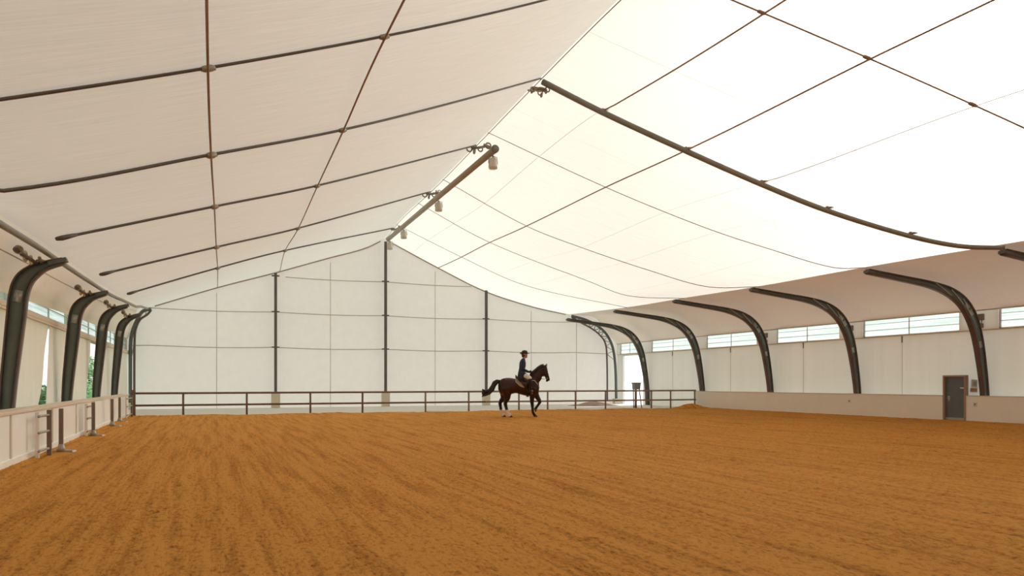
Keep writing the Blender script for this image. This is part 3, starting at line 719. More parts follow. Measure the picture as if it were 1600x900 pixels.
# door
root = empty('door_1', (KR, 18.365, 0)); struct(root, 'grey steel door in the right kick wall', 'door')
bm = new_bm(); box(bm, -.03,.12,-.43,-.365,-.04,1.50); box(bm,-.03,.12,.365,.43,-.04,1.50); box(bm,-.03,.12,-.43,.43,1.501,1.56); obj('frame', bm, M['door_frame'], root, bevel=.006)
bm = new_bm(); box(bm, .06,.11,-.36,.36,.0,1.50); obj('leaf', bm, M['door'], root, bevel=.006)
bm = new_bm(); box(bm, .03,.062,-.36,.36,-.03,.09); obj('kick_plate', bm, M['plate'], root)
bm = new_bm(); box(bm, .045,.06,.20,.29,.66,.84); tube(bm, [(.05,.25,.78),(-.0,.25,.78),(-.0,.14,.78)], .013, 8); ball(bm, V((.03,.25,.69)), .02,.02,.02, 8, 6); obj('handle', bm, M['plate'], root)
bm = new_bm(); box(bm, .05,.062,-.30,-.17,1.10,1.14); obj('label_plate', bm, M['white_paint'], root)
# notice, sockets
M['orange'] = mat('orange_print', (.78,.36,.15), .6)
root = empty('wall_notice', (XR-.012, 18.02, 1.05)); tag(root, 'small white and orange notice on the wall beside the grey door', 'sign')
bm = new_bm(); box(bm, 0,.011,-.13,.09,.10,.36); obj('upper_sheet', bm, M['white_paint'], root)
bm = new_bm(); box(bm, 0,.011,-.14,.13,-.08,.08); obj('lower_sheet', bm, M['white_paint'], root)
bm = new_bm(); box(bm, -.003,.0,-.12,.11,-.05,.05); obj('orange_band', bm, M['orange'], root)
bm = new_bm(); box(bm, -.003,.0,-.10,.0,.14,.30); obj('printed_block', bm, M['alu'], root)
for k, (y, z) in enumerate(((17.6,.58),(22.95,.57),(38.65,.56))):
    root = empty('wall_socket', (KR if k < 2 else XR, y, z)); tag(root, ('pale socket on the kick wall right of the grey door', 'small socket on the kick wall below the first arch beyond the door', 'small socket on the wall behind the railing in the far right corner')[k], 'socket', 'sockets low on the right side')
    bm = new_bm(); box(bm, -.02,-.001,-.07,.07,-.07,.07); obj('plate', bm, M['white_paint'], root, bevel=.005)
    bm = new_bm(); tube(bm, [(-.02,0,0),(-.035,0,0)], .035, 12); obj('outlet', bm, M['plate'], root, True)

# ------------------------------------------------------------------ left wall
WINL = [(7.0,12.3), (13.3,18.0), (19.4,25.4), (26.8,32.0), (33.4,38.0), (38.8,41.9)]
bm = new_bm(); box(bm, XL-.15, XL, YB, 7.5, -.1, 2.92); box(bm, XL-.15, XL, 7.5, YE, -.1, .42); box(bm, XL-.13, XL, 7.5, YE, 2.72, 2.93)
WLf = struct(obj('wall_left', bm, M['side_panel']), 'cream wall with a beam under the windows along the left side', 'wall')
ya = YB
for a, b in WINL+[(YE, YE)]:
    if a-ya > .05:
        bm = new_bm(); box(bm, XL-.15, XL+.02, ya, a, 2.93, 4.1); obj('pilaster', bm, M['pilaster'], WLf)
    ya = b
bm = new_bm(); box(bm, XL-.15, XL+.10, 7.5, YE, 2.74, 2.90); obj('beam', bm, M['ledge'], WLf)
LWL = ['window strip on the left wall outside the frame', 'window strip at the left edge of the frame', 'window strip on the left between the two nearest arches', 'window strip on the left between the second and third arches', 'window strip on the left between the third and fourth arches', 'window strip in the far left corner']
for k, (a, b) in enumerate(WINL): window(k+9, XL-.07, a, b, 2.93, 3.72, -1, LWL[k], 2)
def curtain(a0, a1, b0, b1, label):
    """cloth hanging from beam: top edge y from a0 to b0, bottom edge y from a1 to b1"""
    bm = new_bm(); nu, nv = 48, 12; zt, zb = 2.80, .42; g = []
    for j in range(nv+1):
        k = j/nv; z = zt+(zb-zt)*k; s = k**1.6
        y0 = a0+(a1-a0)*k; y1 = b0+(b1-b0)*k
        g.append([bm.verts.new((XL+.06+.018*math.sin(5.5*(y0+(y1-y0)*i/nu))*(.4+k)+.03*k, y0+(y1-y0)*i/nu, z)) for i in range(nu+1)])
    for j in range(nv):
        for i in range(nu): bm.faces.new((g[j][i], g[j][i+1], g[j+1][i+1], g[j+1][i]))
    root = tag(obj('curtain_panel', bm, M['curtain'], smooth=True), label, 'curtain', 'cloth panels hanging along the left wall')
    bm = new_bm(); tube(bm, [(XL+.09, a0, zt+.0), (XL+.09, b0, zt+.0)], .02, 6); obj('curtain_rail', bm, M['ledge'], root)
    return root
curtain(7.5,7.5,14.4,14.4, 'cream cloth panel on the left wall at the frame edge, left of the nearest arch')
curtain(14.4,14.4,21.84,20.25, 'cream cloth panel on the left wall pulled aside to leave a narrow slit')
curtain(21.88,21.40,25.3,25.3, 'narrow cream cloth panel between the slit and the second left arch')
curtain(25.3,25.3,29.2,27.8, 'cream cloth panel beyond the second left arch, its edge beside the wide gap')
curtain(30.95,30.25,36.2,36.2, 'cream cloth panel on the left wall beyond the wide gap, behind the third arch')
curtain(36.2,36.2,41.4,41.4, 'cream cloth panel on the left wall in the far corner')

# kick wall left
bm = new_bm(); box(bm, KL-.10, KL, YB, 32.4, -.1, .80)
KWL = struct(obj('wall_kick_left', bm, M['kick_white']), 'low white kick wall along the left side of the sand', 'wall')
bm = new_bm(); box(bm, KL-.34, KL+.025, YB, 32.4, .80, .855); obj('cap', bm, M['ledge'], KWL, bevel=.01)
bm = new_bm(); box(bm, KL, KL+.03, YB, 32.4, -.05, .13); obj('skirting', bm, M['kick_white'], KWL, bevel=.01)
for y in (7.6, 10.6, 13.65, 17.0, 19.9, 22.9, 26.5, 29.2):
    bm = new_bm(); box(bm, KL, KL+.025, y-.03, y+.03, -.02, .80); obj('batten', bm, M['pilaster'], KWL)

# ladder frames and T-foot stands against the kick wall
def ladder(x0, y0, x1, y1, label, h=.80):
    root = empty('ladder_frame', (x0, y0, 0)); tag(root, label, 'stand', 'ladder frames along the left kick wall'); d = V((x1-x0, y1-y0, 0))
    bm = new_bm(); box(bm, -.03,.03,-.03,.03,-.02,h); obj('upright', bm, M['white_paint'], root, bevel=.005)
    bm = new_bm(); box(bm, d.x-.035,d.x+.035,d.y-.04,d.y+.04,-.02,h+.02); obj('upright', bm, M['stand_brown'], root, bevel=.005)
    for z in (.14, .45, h-.07):
        bm = new_bm(); tube(bm, [(0.03,-.05,z-.01), (0.03,0,z), d+V((.0,0,z)), d+V((.0,.05,z))], .022, 8); obj('rung', bm, M['galv'], root, True)
    return root
def tstand(x, y, label, h=.82, l=.30):
    root = empty('foot_stand', (x, y, 0)); tag(root, label, 'stand', 'posts with flat feet along the left kick wall')
    bm = new_bm(); box(bm, -.035,.035,-.035,.035,.03,h); obj('upright', bm, M['stand_brown'], root, bevel=.005)
    bm = new_bm(); vs = [(-.14,0), (.20,-.10), (.26,0), (.18,.12), (-.10,.10)]
    b = [bm.verts.new((p[0], p[1], .005)) for p in vs]; t = [bm.verts.new((p[0]*.96, p[1]*.9, .045)) for p in vs]
    bm.faces.new(b[::-1]); bm.faces.new(t)
    for i in range(5): bm.faces.new((b[i], b[(i+1)%5], t[(i+1)%5], t[i]))
    obj('foot', bm, M['galv'], root, bevel=.008)
    bm = new_bm(); tube(bm, [(0,0,.03),(0,0,.10),(0,0,.16)], [.085,.06,.045], 10); obj('socket', bm, M['galv'], root, True)
    return root
ladder(-2.68,14.88,-2.60,15.45, 'nearest ladder frame leaning at the left kick wall, with white and brown uprights')
tstand(-2.52,16.1, 'nearest flat footed post, beside the nearest ladder frame')
ladder(-2.68,20.45,-2.60,21.0, 'ladder frame at the left kick wall below the wide curtain gap')
tstand(-2.55,20.62, 'flat footed post joined to the second ladder frame')
tstand(-2.60,24.95, 'flat footed post standing alone on the left, third from the viewer')
tstand(-2.66,27.6, 'farthest flat footed post along the left kick wall')
ladder(-2.68,30.0,-2.62,31.4, 'farthest small ladder frame, by the left corner of the railing')

# ------------------------------------------------------------------ railing
FY = 32.95
root = empty('arena_railing', (KL+.12, FY, 0)); tag(root, 'long rust brown two bar railing across the far end of the sand', 'railing')
ox = KL+.12
fxs = [-.9,1.51,4.07,6.29,9.13,11.19,13.7,15.2,16.7,18.37,21.03,22.19,23.68]
for x in fxs:
    bm = new_bm(); tube(bm, [(x-ox,0,-.05),(x-ox,0,.87)], .042, 10); obj('post', bm, M['rail'] if x < 9 else M['rail_grey'], root, True)
bm = new_bm(); box(bm, -.08,.08,-.08,.08,-.05,1.02); obj('corner_post', bm, M['rail'], root, bevel=.01)
for z, nm in ((.88,'top_bar'),(.40,'lower_bar')):
    bm = new_bm(); tube(bm, [(0,0,z),(12-ox,0,z+.01)], .042, 10); obj(nm, bm, M['rail'], root, True)
    bm = new_bm(); tube(bm, [(12-ox,0,z+.01),(23.75-ox,0,z+.015)], .042, 10); obj(nm, bm, M['rail_grey'], root, True)

# grey bin on legs behind the railing
root = empty('feed_stand', (21.15, 34.6, -.04)); tag(root, 'small grey bin on brown legs behind the railing by the side opening', 'stand')
bm = new_bm(); b0 = [(-.15,-.15,.98),(.15,-.15,.98),(.15,.15,.98),(-.15,.15,.98)]; b1 = [(-.18,-.18,1.32),(.18,-.18,1.32),(.18,.18,1.32),(-.18,.18,1.32)]
rings(bm, [b0, b1]); obj('bin', bm, M['bin'], root, bevel=.01)
bm = new_bm(); box(bm, -.2,.2,-.2,.2,1.31,1.36); obj('lid', bm, M['bin'], root, bevel=.01)
for (a, b, r) in (((-.08,-.08),(-.08,-.08),.062), ((.12,-.10),(.24,-.14),.028), ((-.10,.12),(-.09,.10),.03)):
    bm = new_bm(); tube(bm, [(a[0],a[1],1.0),(b[0],b[1],0)], r, 8); obj('leg', bm, M['rail'], root, True)

def mound(name, cx, cy, rx, ry, h, m, label, cat, z0=0.0):
    bm = new_bm(); n, k = 36, 10; rws = []
    for j in range(k+1):
        r = 1-j/k
        rws.append([V((cx+math.cos(2*PI*i/n)*rx*r*(1+.15*mnoise.noise(V((i*.4,j*.3,cx)))), cy+math.sin(2*PI*i/n)*ry*r*(1+.15*mnoise.noise(V((i*.4,j*.3,cy)))), z0+h*(math.cos(PI*r)*.5+.5)*(1+.25*mnoise.noise(V((i*.7,j*.9,3)))) -(.06 if j == 0 else 0))) for i in range(n)])
    rws[-1] = [V((cx+math.cos(2*PI*i/n)*.01, cy+math.sin(2*PI*i/n)*.01, z0+h)) for i in range(n)]
    rings(bm, rws)
    return tag(obj(name, bm, m, smooth=True), label, cat)
mound('sand_heap', 22.75, 32.0, 1.15, .55, .20, M['sand'], 'low heap of sand at the right end of the railing', 'sand heap', .03)
mound('dirt_heap', 20.9, 38.9, 1.7, 1.1, .22, M['dirt'], 'low brown heap behind the railing in the far right corner', 'dirt heap', -.03)
# white ground pole
root = empty('ground_pole', (9.0, 30.6, .075), 0); tag(root, 'short white pole lying on the sand left of the horse', 'pole')
bm = new_bm(); tube(bm, [(-.42,.17,0),(.42,-.17,0)], .045, 10); obj('shaft', bm, M['white_paint'], root, True)

# ------------------------------------------------------------------ shrubs and trees outside
def shrub(name, x, y, h, w, label, n, seed, cat='shrub', group='plants outside the left wall', trunk=.3):
    r = random.Random(seed); root = empty(name, (x, y, -.25)); tag(root, label, cat, group)
    bm = new_bm()
    for k in range(4):
        a = 2*PI*k/4+r.random(); tube(bm, [(0,0,0),(math.cos(a)*w*.2,math.sin(a)*w*.2,h*.4),(math.cos(a)*w*.5,math.sin(a)*w*.5,h*.85)], [.06*h/2,.04*h/2,.015], 6)
    obj('stem', bm, M['bark'], root, True)
    bm = new_bm(); s = .055*math.sqrt(h)
    for k in range(n*2):
        while True:
            p = V((r.uniform(-1,1), r.uniform(-1,1), r.uniform(-1,1)))
            if .35 < p.length < 1: break
        p = V((p.x*w, p.y*w, h*trunk+(p.z*.5+.5)*h*(1-trunk)))
        q = Matrix.Rotation(r.uniform(0,6.28),3,'Z') @ Matrix.Rotation(r.uniform(-1.2,1.2),3,'X')
        c = s*r.uniform(.7,1.4)
        vs = [bm.verts.new(p+q@V(e)) for e in ((-c,0,0),(0,-c*.5,.01),(c,0,0),(0,c*.5,.01))]; bm.faces.new(vs)
    obj('foliage', bm, M['leaf'], root)
    return root
shrub('garden_shrub', -5.6, 30.5, 1.55, .75, 'green shrub seen through the narrow slit between the left curtains', 900, 1, trunk=.05)
shrub('garden_tree', -6.4, 50.0, 3.1, 1.3, 'small pale green tree seen through the wide gap in the left curtains', 1300, 2, 'tree', trunk=.15)
shrub('garden_shrub', -6.2, 45.0, 1.7, 1.0, 'low green shrub under the small tree in the wide curtain gap', 700, 5, trunk=.05)
for k, (x, y, h) in enumerate(((-16,38,5.2),(-15,52,5.8),(-18,70,6.5))):
    shrub('garden_tree', x, y, h, 2.4, ('tree outside seen through the left window strip between the near arches', 'tree outside seen through the left window strip between the second and third arches', 'farthest tree outside the left windows')[k], 1500, 20+k, 'tree', trunk=.2)
for k, (x, y, h) in enumerate(((52,40,4.6),(58,50,5.0),(62,62,5.4),(55,75,5.0))):
    shrub('garden_tree', x, y, h, 3.2, ('tree outside the right windows, nearest to the door', 'tree outside the right windows, second beyond the door', 'tree outside the right windows, third beyond the door', 'tree outside the windows of the far right corner')[k], 1500, 40+k, 'tree', 'trees outside the right wall', .2)

# ------------------------------------------------------------------ horse
def hx(a): return (a-500)/264.0
def hz(b): return (783-b)/264.0
def P3(a, b, y=0.0): return V((hx(a), y, hz(b)))
def coat_mat():
    m = bpy.data.materials.new('bay_coat'); m.use_nodes = True; nt = m.node_tree; b = nt.nodes['Principled BSDF']; N = nt.nodes.new; L = nt.links.new
    b.inputs['Roughness'].default_value = .42; b.inputs['Specular IOR Level'].default_value = .35
    tc = N('ShaderNodeTexCoord'); sp = N('ShaderNodeSeparateXYZ'); L(tc.outputs['Object'], sp.inputs[0])
    n = N('ShaderNodeTexNoise'); n.inputs['Scale'].default_value = 4; n.inputs['Detail'].default_value = 4; L(tc.outputs['Object'], n.inputs['Vector'])
    cr = N('ShaderNodeValToRGB'); cr.color_ramp.elements[0].color = (.020,.0062,.0034,1); cr.color_ramp.elements[1].color = (.058,.0165,.008,1)
    L(n.outputs['Fac'], cr.inputs['Fac'])
    def lt(src, v, soft):       # 1 below v
        r = N('ShaderNodeMapRange'); r.interpolation_type = 'SMOOTHSTEP'; r.inputs['From Min'].default_value = v+soft; r.inputs['From Max'].default_value = v-soft; L(src, r.inputs['Value']); return r.outputs['Result']
    def mix(a, col, f):
        x = N('ShaderNodeMix'); x.data_type = 'RGBA'; L(f, x.inputs['Factor']); L(a, x.inputs['A']); x.inputs['B'].default_value = (*col, 1); return x.outputs['Result']
    def mulf(a, c):
        x = N('ShaderNodeMath'); x.operation = 'MULTIPLY'; L(a, x.inputs[0]); L(c, x.inputs[1]); return x.outputs[0]
    c = mix(cr.outputs['Color'], (.012,.008,.007), lt(sp.outputs['Z'], .62, .12))          # black points on the legs
    ad = N('ShaderNodeMath'); ad.operation = 'MULTIPLY_ADD'; L(n.outputs['Fac'], ad.inputs[0]); ad.inputs[1].default_value = .12; L(sp.outputs['Z'], ad.inputs[2])
    c = mix(c, (.80,.70,.62), mulf(lt(ad.outputs[0], .33, .02), lt(sp.outputs['X'], -.05, .02)))   # two white hind socks
    gt = N('ShaderNodeMath'); gt.operation = 'MULTIPLY_ADD'; L(sp.outputs['X'], gt.inputs[0]); gt.inputs[1].default_value = -1; gt.inputs[2].default_value = 0
    c = mix(c, (.012,.009,.009), lt(gt.outputs[0], -1.15, .06))                               # dark muzzle
    L(c, b.inputs['Base Color']); return m
M['coat'] = coat_mat()
M['horse_hair'] = mat('black_horse_hair', (.014,.009,.008), .5, var=.4, vscale=14, bump=.5, bscale=50)
M['hoof'] = mat('hoof_horn', (.07,.055,.045), .5, var=.3, vscale=14)
M['leather'] = mat('brown_leather', (.045,.022,.014), .4, var=.3, vscale=12)
M['black_leather'] = mat('black_leather', (.012,.011,.012), .35, var=.2, vscale=12)
M['pad'] = mat('saddle_cloth', (.42,.34,.24), .85, var=.25, vscale=9, bump=.3, bscale=60)
M['white_strap'] = mat('white_strap', (.62,.57,.50), .6)
M['metal'] = mat('bright_steel', (.55,.55,.54), .25, .9)
M['eye'] = mat('dark_eye', (.01,.007,.006), .1)
HLOC = (10.89, 26.39, .005); HROT = -TH

TR = [ # x px, top, bottom, half width
 (312,448,512,.09),(330,416,545,.19),(360,398,568,.255),(400,391,572,.29),(445,393,556,.29),(490,402,546,.29),(540,408,560,.31),(590,402,572,.31),(635,380,576,.285),(672,375,568,.25),(702,405,540,.20),(722,440,512,.12)]
_tx = [t[0] for t in TR]
_top = herm(_tx, [t[1] for t in TR]); _bot = herm(_tx, [t[2] for t in TR]); _hw = herm(_tx, [t[3] for t in TR])
def trunk_pt(a, ang, off=0.0):
    """ang 0 = spine, +-90 = flanks"""
    c = (_top(a)+_bot(a))/2; h = abs(_bot(a)-_top(a))/2/264
    return V((hx(a), math.sin(ang)*(_hw(a)+off), hz(c)+math.cos(ang)*(h+off)))
horse = empty('horse', HLOC, HROT); tag(horse, 'dark bay horse with two white hind socks, stepping to the right before the railing', 'horse')
bm = new_bm()
rings(bm, [[trunk_pt(a, 2*PI*k/24) for k in range(24)] for a in np.linspace(312, 722, 26)])
def pxsec(a, b, ha, hl, y=0): return (hx(a), hz(b), ha/264, hl, y)
# neck and head
loft_xz(bm, [pxsec(640,462,64,.19), pxsec(664,420,58,.165), pxsec(690,375,66,.135), pxsec(715,335,51,.105), pxsec(740,305,43,.09), pxsec(760,290,36,.082)])
loft_xz(bm, [pxsec(757,276,24,.07), pxsec(770,292,34,.088), pxsec(778,322,32,.098), pxsec(789,348,26,.085), pxsec(799,372,21,.066), pxsec(807,394,20,.060), pxsec(812,411,19,.062), pxsec(815,424,13,.045)])
ball(bm, P3(757,346), .112,.095,.125)                       # cheek
ball(bm, P3(800,425), .05,.045,.03)                         # lower lip
for s in (-1, 1):
    ball(bm, P3(797,318,s*.075), .03,.03,.03)               # brow
    limb(bm, [P3(783,283,s*.055), P3(790,268,s*.062), P3(799,255,s*.060), P3(803,249,s*.055)], [.026,.034,.022,.008], 10)   # ears
    ball(bm, P3(820,404,s*.045), .025,.022,.03)
# shoulders, haunches
for s in (-1, 1):
    ball(bm, P3(680,500,s*.13), .16,.13,.26); ball(bm, P3(372,470,s*.13), .20,.15,.28)
def leg(y, pts, rr): limb(bm, [P3(a, b, y*k) for (a, b), k in zip(pts, (1,1,1,1,1,1,1,1,1))], rr, 14)
# hind leg, near side (white sock to mid cannon)
leg(-.14, [(392,500),(402,560),(402,600),(388,632),(384,652),(393,690),(402,722),(414,748),(428,768)], [.21,.16,.115,.080,.074,.058,.062,.075,.080])
# hind leg, far side
leg(.13, [(362,500),(372,560),(362,600),(338,628),(330,648),(336,690),(342,725),(350,750),(362,770)], [.20,.155,.11,.078,.070,.055,.058,.068,.072])
# standing foreleg, near side
leg(-.14, [(672,500),(655,560),(650,600),(650,640),(653,660),(656,700),(658,732),(668,752),(680,770)], [.15,.12,.092,.074,.066,.052,.052,.055,.060])
# lifted foreleg, far side
leg(.13, [(684,500),(690,560),(708,592),(728,622),(732,636),(715,664),(700,684),(690,700),(683,706)], [.15,.12,.095,.074,.066,.050,.050,.054,.052])
body = remesh(obj('body', bm, M['coat'], horse), .017, 5)
# hooves
def hoof(a, b, y, tilt=0.0):
    bm = new_bm(); n = 14
    rs = []
    for zz, r, dx in ((0,.068,.012),(.02,.067,.010),(.055,.058,.0),(.075,.050,-.006)):
        rs.append([V((math.cos(2*PI*k/n)*r*1.12+dx, math.sin(2*PI*k/n)*r, zz)) for k in range(n)])
    rings(bm, rs); bmesh.ops.transform(bm, matrix=Matrix.Translation(P3(a, b, y)) @ Matrix.Rotation(tilt, 4, 'Y'), verts=bm.verts)
    obj('hoof', bm, M['hoof'], horse, True)
hoof(434,783,-.14); hoof(366,783,.13); hoof(685,783,-.14); hoof(677,717,.13,1.1)
for s in (-1, 1):
    bm = new_bm(); ball(bm, P3(797,322,s*.088), .02,.014,.02, 10, 7); obj('eye', bm, M['eye'], horse, True)
# tail: carried out behind in a plume
bm = new_bm()
for k in range(34):
    r = random.Random(k); j = r.uniform(-1,1); w2 = r.uniform(-1,1); e = r.uniform(.82,1.0)
    pts = [(332,424,0),(300,430+j*6,w2*.02),(272,455+j*14,w2*.05),(255,495+j*18,w2*.08),(222,532+j*16,w2*.10),(185,546+j*24,w2*.12),(146+10*(1-e)*5,543+j*42,w2*.12)]
    tube(bm, [P3(a,b,y) for a,b,y in pts], [.045,.066,.074,.072,.056,.030,.005], 7)
obj('tail', bm, M['horse_hair'], horse, True)
# mane: short, along the crest, and forelock
bm = new_bm()
for k in range(22):
    u = k/21; a = 660+(765-660)*u; b = float(np.interp(a, [640,690,715,740,765], [352,302,280,264,258]))
    tube(bm, [P3(a-5,b+6,-.015), P3(a-1,b-1,-.02), P3(a-2,b+14,-.075-.02*(1-u)), P3(a-3,b+34-8*u,-.105-.03*(1-u))], [.02,.022,.018,.006], 6)
obj('mane', bm, M['horse_hair'], horse, True)
# bridle
br = None
bm = new_bm()
def band(bm, c, nrm, ra, rb, r=.009, n=22):
    """strap loop around the head: ellipse square to nrm in the xz plane"""
    t = V(nrm).normalized(); a = V((-t.z,0,t.x)); loop = [c+a*(math.cos(2*PI*k/n)*ra)+V((0,1,0))*(math.sin(2*PI*k/n)*rb) for k in range(n+1)]
    tube(bm, loop, r, 6, False)
hd = P3(812,411)-P3(770,292)
band(bm, P3(797,368), hd, .098,.082); band(bm, P3(772,285), hd+V((0,0,.1)), .140,.100)
for s in (-1, 1):
    tube(bm, [P3(770,272,s*.088), P3(777,310,s*.112), P3(787,350,s*.098), P3(797,392,s*.072)], .009, 6)
    tube(bm, [P3(770,270,s*.08), P3(757,320,s*.105), P3(760,368,s*.085), P3(768,382,s*.02)], .008, 6)
br = obj('bridle', bm, M['black_leather'], horse, True)
for s in (-1, 1):
    bm = new_bm(); torus(bm, P3(799,398,s*.075), .028, .006, 'y', 14, 6); obj('bit_ring', bm, M['metal'], br, True)
    bm = new_bm(); tube(bm, [P3(799,400,s*.082), P3(765,405,s*.12), P3(715,388,s*.17), P3(668,358,s*.17), P3(650,342,s*.155)], .008, 6); obj('rein', bm, M['black_leather'], br, True)
# breast strap
bm = new_bm()
for s in (-1, 1):
    tube(bm, [P3(640,420,s*.295), P3(672,418,s*.275), P3(698,445,s*.225), P3(718,478,s*.12), P3(726,488,0)], .012, 6)
tube(bm, [P3(726,488,0), P3(715,520,0), P3(690,560,.0)], .012, 6)
obj('breast_strap', bm, M['white_strap'], horse, True)

# ---- saddle cloth and saddle
bm = new_bm(); g = []
na, ns_ = 20, 24
for i in range(ns_+1):
    a = 488+(612-488)*i/ns_; lim = math.radians(84 + 6*math.sin(PI*i/ns_) - 26*(1-i/ns_)**3)
    g.append([(trunk_pt(a, lim*(2*j/na-1), .014), trunk_pt(a, lim*(2*j/na-1), .026)) for j in range(na+1)])
lo = [[bm.verts.new(p[0]) for p in r] for r in g]; hi = [[bm.verts.new(p[1]) for p in r] for r in g]
for i in range(ns_):
    for j in range(na):
        bm.faces.new((hi[i][j],hi[i][j+1],hi[i+1][j+1],hi[i+1][j])); bm.faces.new((lo[i][j],lo[i+1][j],lo[i+1][j+1],lo[i][j+1]))
for i in range(ns_):
    for j in (0, na): bm.faces.new((lo[i][j],hi[i][j],hi[i+1][j],lo[i+1][j]))
for j in range(na):
    for i in (0, ns_): bm.faces.new((lo[i][j],lo[i][j+1],hi[i][j+1],hi[i][j]))
pad = obj('saddle_cloth', bm, M['pad'], None, True); pad.location = HLOC; pad.rotation_euler = (0,0,HROT)
tag(pad, 'tan and white saddle cloth under the saddle of the bay horse', 'saddle cloth')
bm = new_bm()
for s in (-1, 1):
    tube(bm, [g[i][na if s > 0 else 0][1]+V((0,s*.006,0)) for i in range(ns_+1)], .012, 6)
tube(bm, [p[1] for p in g[0]], .012, 6); obj('piping', bm, M['white_strap'], pad, True)
sad = empty('saddle', HLOC, HROT); tag(sad, 'dark leather saddle on the bay horse beneath the rider', 'saddle')
bm = new_bm(); secs = []
for a, up, w in ((484,.115,.10),(492,.095,.14),(510,.040,.16),(535,.020,.15),(560,.020,.13),(585,.045,.10),(602,.095,.07)):
    r_ = []
    for k in range(18):
        th = 2*PI*k/18; y = math.sin(th)*w; c = trunk_pt(a, 0, .046).z
        dz = -.36*y*y/ .25
        r_.append(V((hx(a), y, c + (up if math.cos(th) > 0 else .004)*abs(math.cos(th))**.6 + dz)))
    secs.append(r_)
rings(bm, secs); obj('seat', bm, M['leather'], sad, True)
for s in (-1, 1):
    bm = new_bm(); F1, F2 = [], []
    out = [(512,30),(540,26),(590,22),(614,30),(628,52),(626,80),(608,90),(575,90),(548,72),(520,52)]
    A1 = [trunk_pt(a, s*math.radians(d), .064) for a, d in out]; A2 = [trunk_pt(a, s*math.radians(d), .078) for a, d in out]
    c1 = trunk_pt(582, s*math.radians(58), .072); c2 = trunk_pt(582, s*math.radians(58), .090)
    v1 = [bm.verts.new(p) for p in A1]; v2 = [bm.verts.new(p) for p in A2]; k1 = bm.verts.new(c1); k2 = bm.verts.new(c2); n = len(out)
    for i in range(n):
        j = (i+1) % n; bm.faces.new((v1[i],v1[j],k1)); bm.faces.new((v2[i],v2[j],k2)); bm.faces.new((v1[i],v1[j],v2[j],v2[i]))
    obj('flap', bm, M['leather'], sad, True)
    bm = new_bm(); tube(bm, [trunk_pt(592,s*.9,.10), P3(626,440,s*.405), P3(644,480,s*.41), P3(650,506,s*.465)], .010, 6); obj('stirrup_leather', bm, M['black_leather'], sad, True)
    bm = new_bm(); tube(bm, [P3(650,541,s*.465-.062), P3(650,522,s*.465-.060), P3(650,508,s*.465), P3(650,522,s*.465+.060), P3(650,541,s*.465+.062)], .008, 6); box(bm, hx(644), hx(656), s*.465-.066, s*.465+.066, hz(550), hz(546)); obj('stirrup', bm, M['metal'], sad, True)
bm = new_bm(); rings(bm, [[trunk_pt(a, th, .024) for a in (594,618)]+[trunk_pt(a, th, .036) for a in (618,594)] for th in np.linspace(math.radians(92), math.radians(268), 24)]); obj('girth', bm, M['black_leather'], sad)

# ------------------------------------------------------------------ rider
M['skin'] = mat('skin', (.46,.22,.14), .5, var=.05, vscale=20)
M['navy'] = mat('navy_jacket', (.012,.021,.060), .7, var=.3, vscale=14, bump=.3, bscale=40)
M['black_cloth'] = mat('black_cloth', (.010,.010,.013), .75, var=.2, vscale=14)
M['breeches'] = mat('white_breeches', (.72,.71,.70), .7, var=.05, vscale=10, bump=.2, bscale=40)
M['boot'] = mat('black_boot', (.008,.008,.009), .28)
M['cap'] = mat('dark_cap', (.010,.010,.016), .45)
M['hair'] = mat('brown_hair', (.075,.028,.014), .5, var=.4, vscale=20)
M['glove'] = mat('dark_glove', (.012,.012,.016), .6)
rider = empty('person', (HLOC[0], HLOC[1], HLOC[2]+.03), HROT); tag(rider, 'rider in navy jacket, white breeches and dark cap sitting on the bay horse', 'person')
TOR = [(545,372,.115,.165),(546,350,.118,.168),(549,325,.105,.150),(553,300,.105,.150),(556,275,.112,.165),(558,250,.108,.180),(561,232,.090,.175),(566,218,.062,.10),(570,208,.048,.056),(574,200,.045,.047)]
def torso(bm, k0, k1, off): loft_xz(bm, [(hx(a), hz(b), ha+off, hl+off) for a, b, ha, hl in TOR[k0:k1]])
ARM = lambda s: [P3(557,236,s*.185), P3(556,270,s*.225), P3(560,312,s*.235), P3(585,328,s*.215), P3(610,338,s*.18), P3(617,340,s*.165)]
ARR = [.062,.052,.043,.040,.030,.027]
LEG1 = lambda s: [P3(545,364,s*.10), P3(565,370,s*.25), P3(600,386,s*.42), P3(628,406,s*.485)]
LR1 = [.085,.090,.080,.064]
LEG2 = lambda s: [P3(628,406,s*.485), P3(631,440,s*.49), P3(630,480,s*.475), P3(627,520,s*.465)]
LR2 = [.062,.061,.048,.038]
FOOT = lambda s: [P3(623,530,s*.465), P3(634,533,s*.465), P3(650,535,s*.465), P3(658,534,s*.47)]
FR = [.036,.038,.034,.024]
bm = new_bm(); torso(bm, 0, 10, 0)
# head: skull, jaw, nose, ears
ball(bm, P3(578,160), .098,.078,.105); ball(bm, P3(588,177), .062,.058,.075); limb(bm, [P3(592,190), P3(596,194)], [.036,.030])
limb(bm, [P3(602,165), P3(606,174)], [.011,.014], 8); ball(bm, P3(602,187), .014,.024,.010); ball(bm, P3(601,181), .010,.022,.006)
limb(bm, [P3(572,205), P3(577,186)], [.052,.054])
for s in (-1, 1):
    ball(bm, P3(577,170,s*.078), .020,.010,.030); ball(bm, P3(601,163,s*.03), .012,.016,.010)
    limb(bm, ARM(s), ARR); limb(bm, LEG1(s), LR1); limb(bm, LEG2(s), LR2); limb(bm, FOOT(s), FR)
    # hand: palm, four curled fingers, thumb on top
    h = P3(624,341,s*.155); limb(bm, [h+V((-.02,0,0)), h+V((.035,0,.0))], [.030,.034], 10)
remesh(obj('body', bm, M['skin'], rider), .0085, 2)
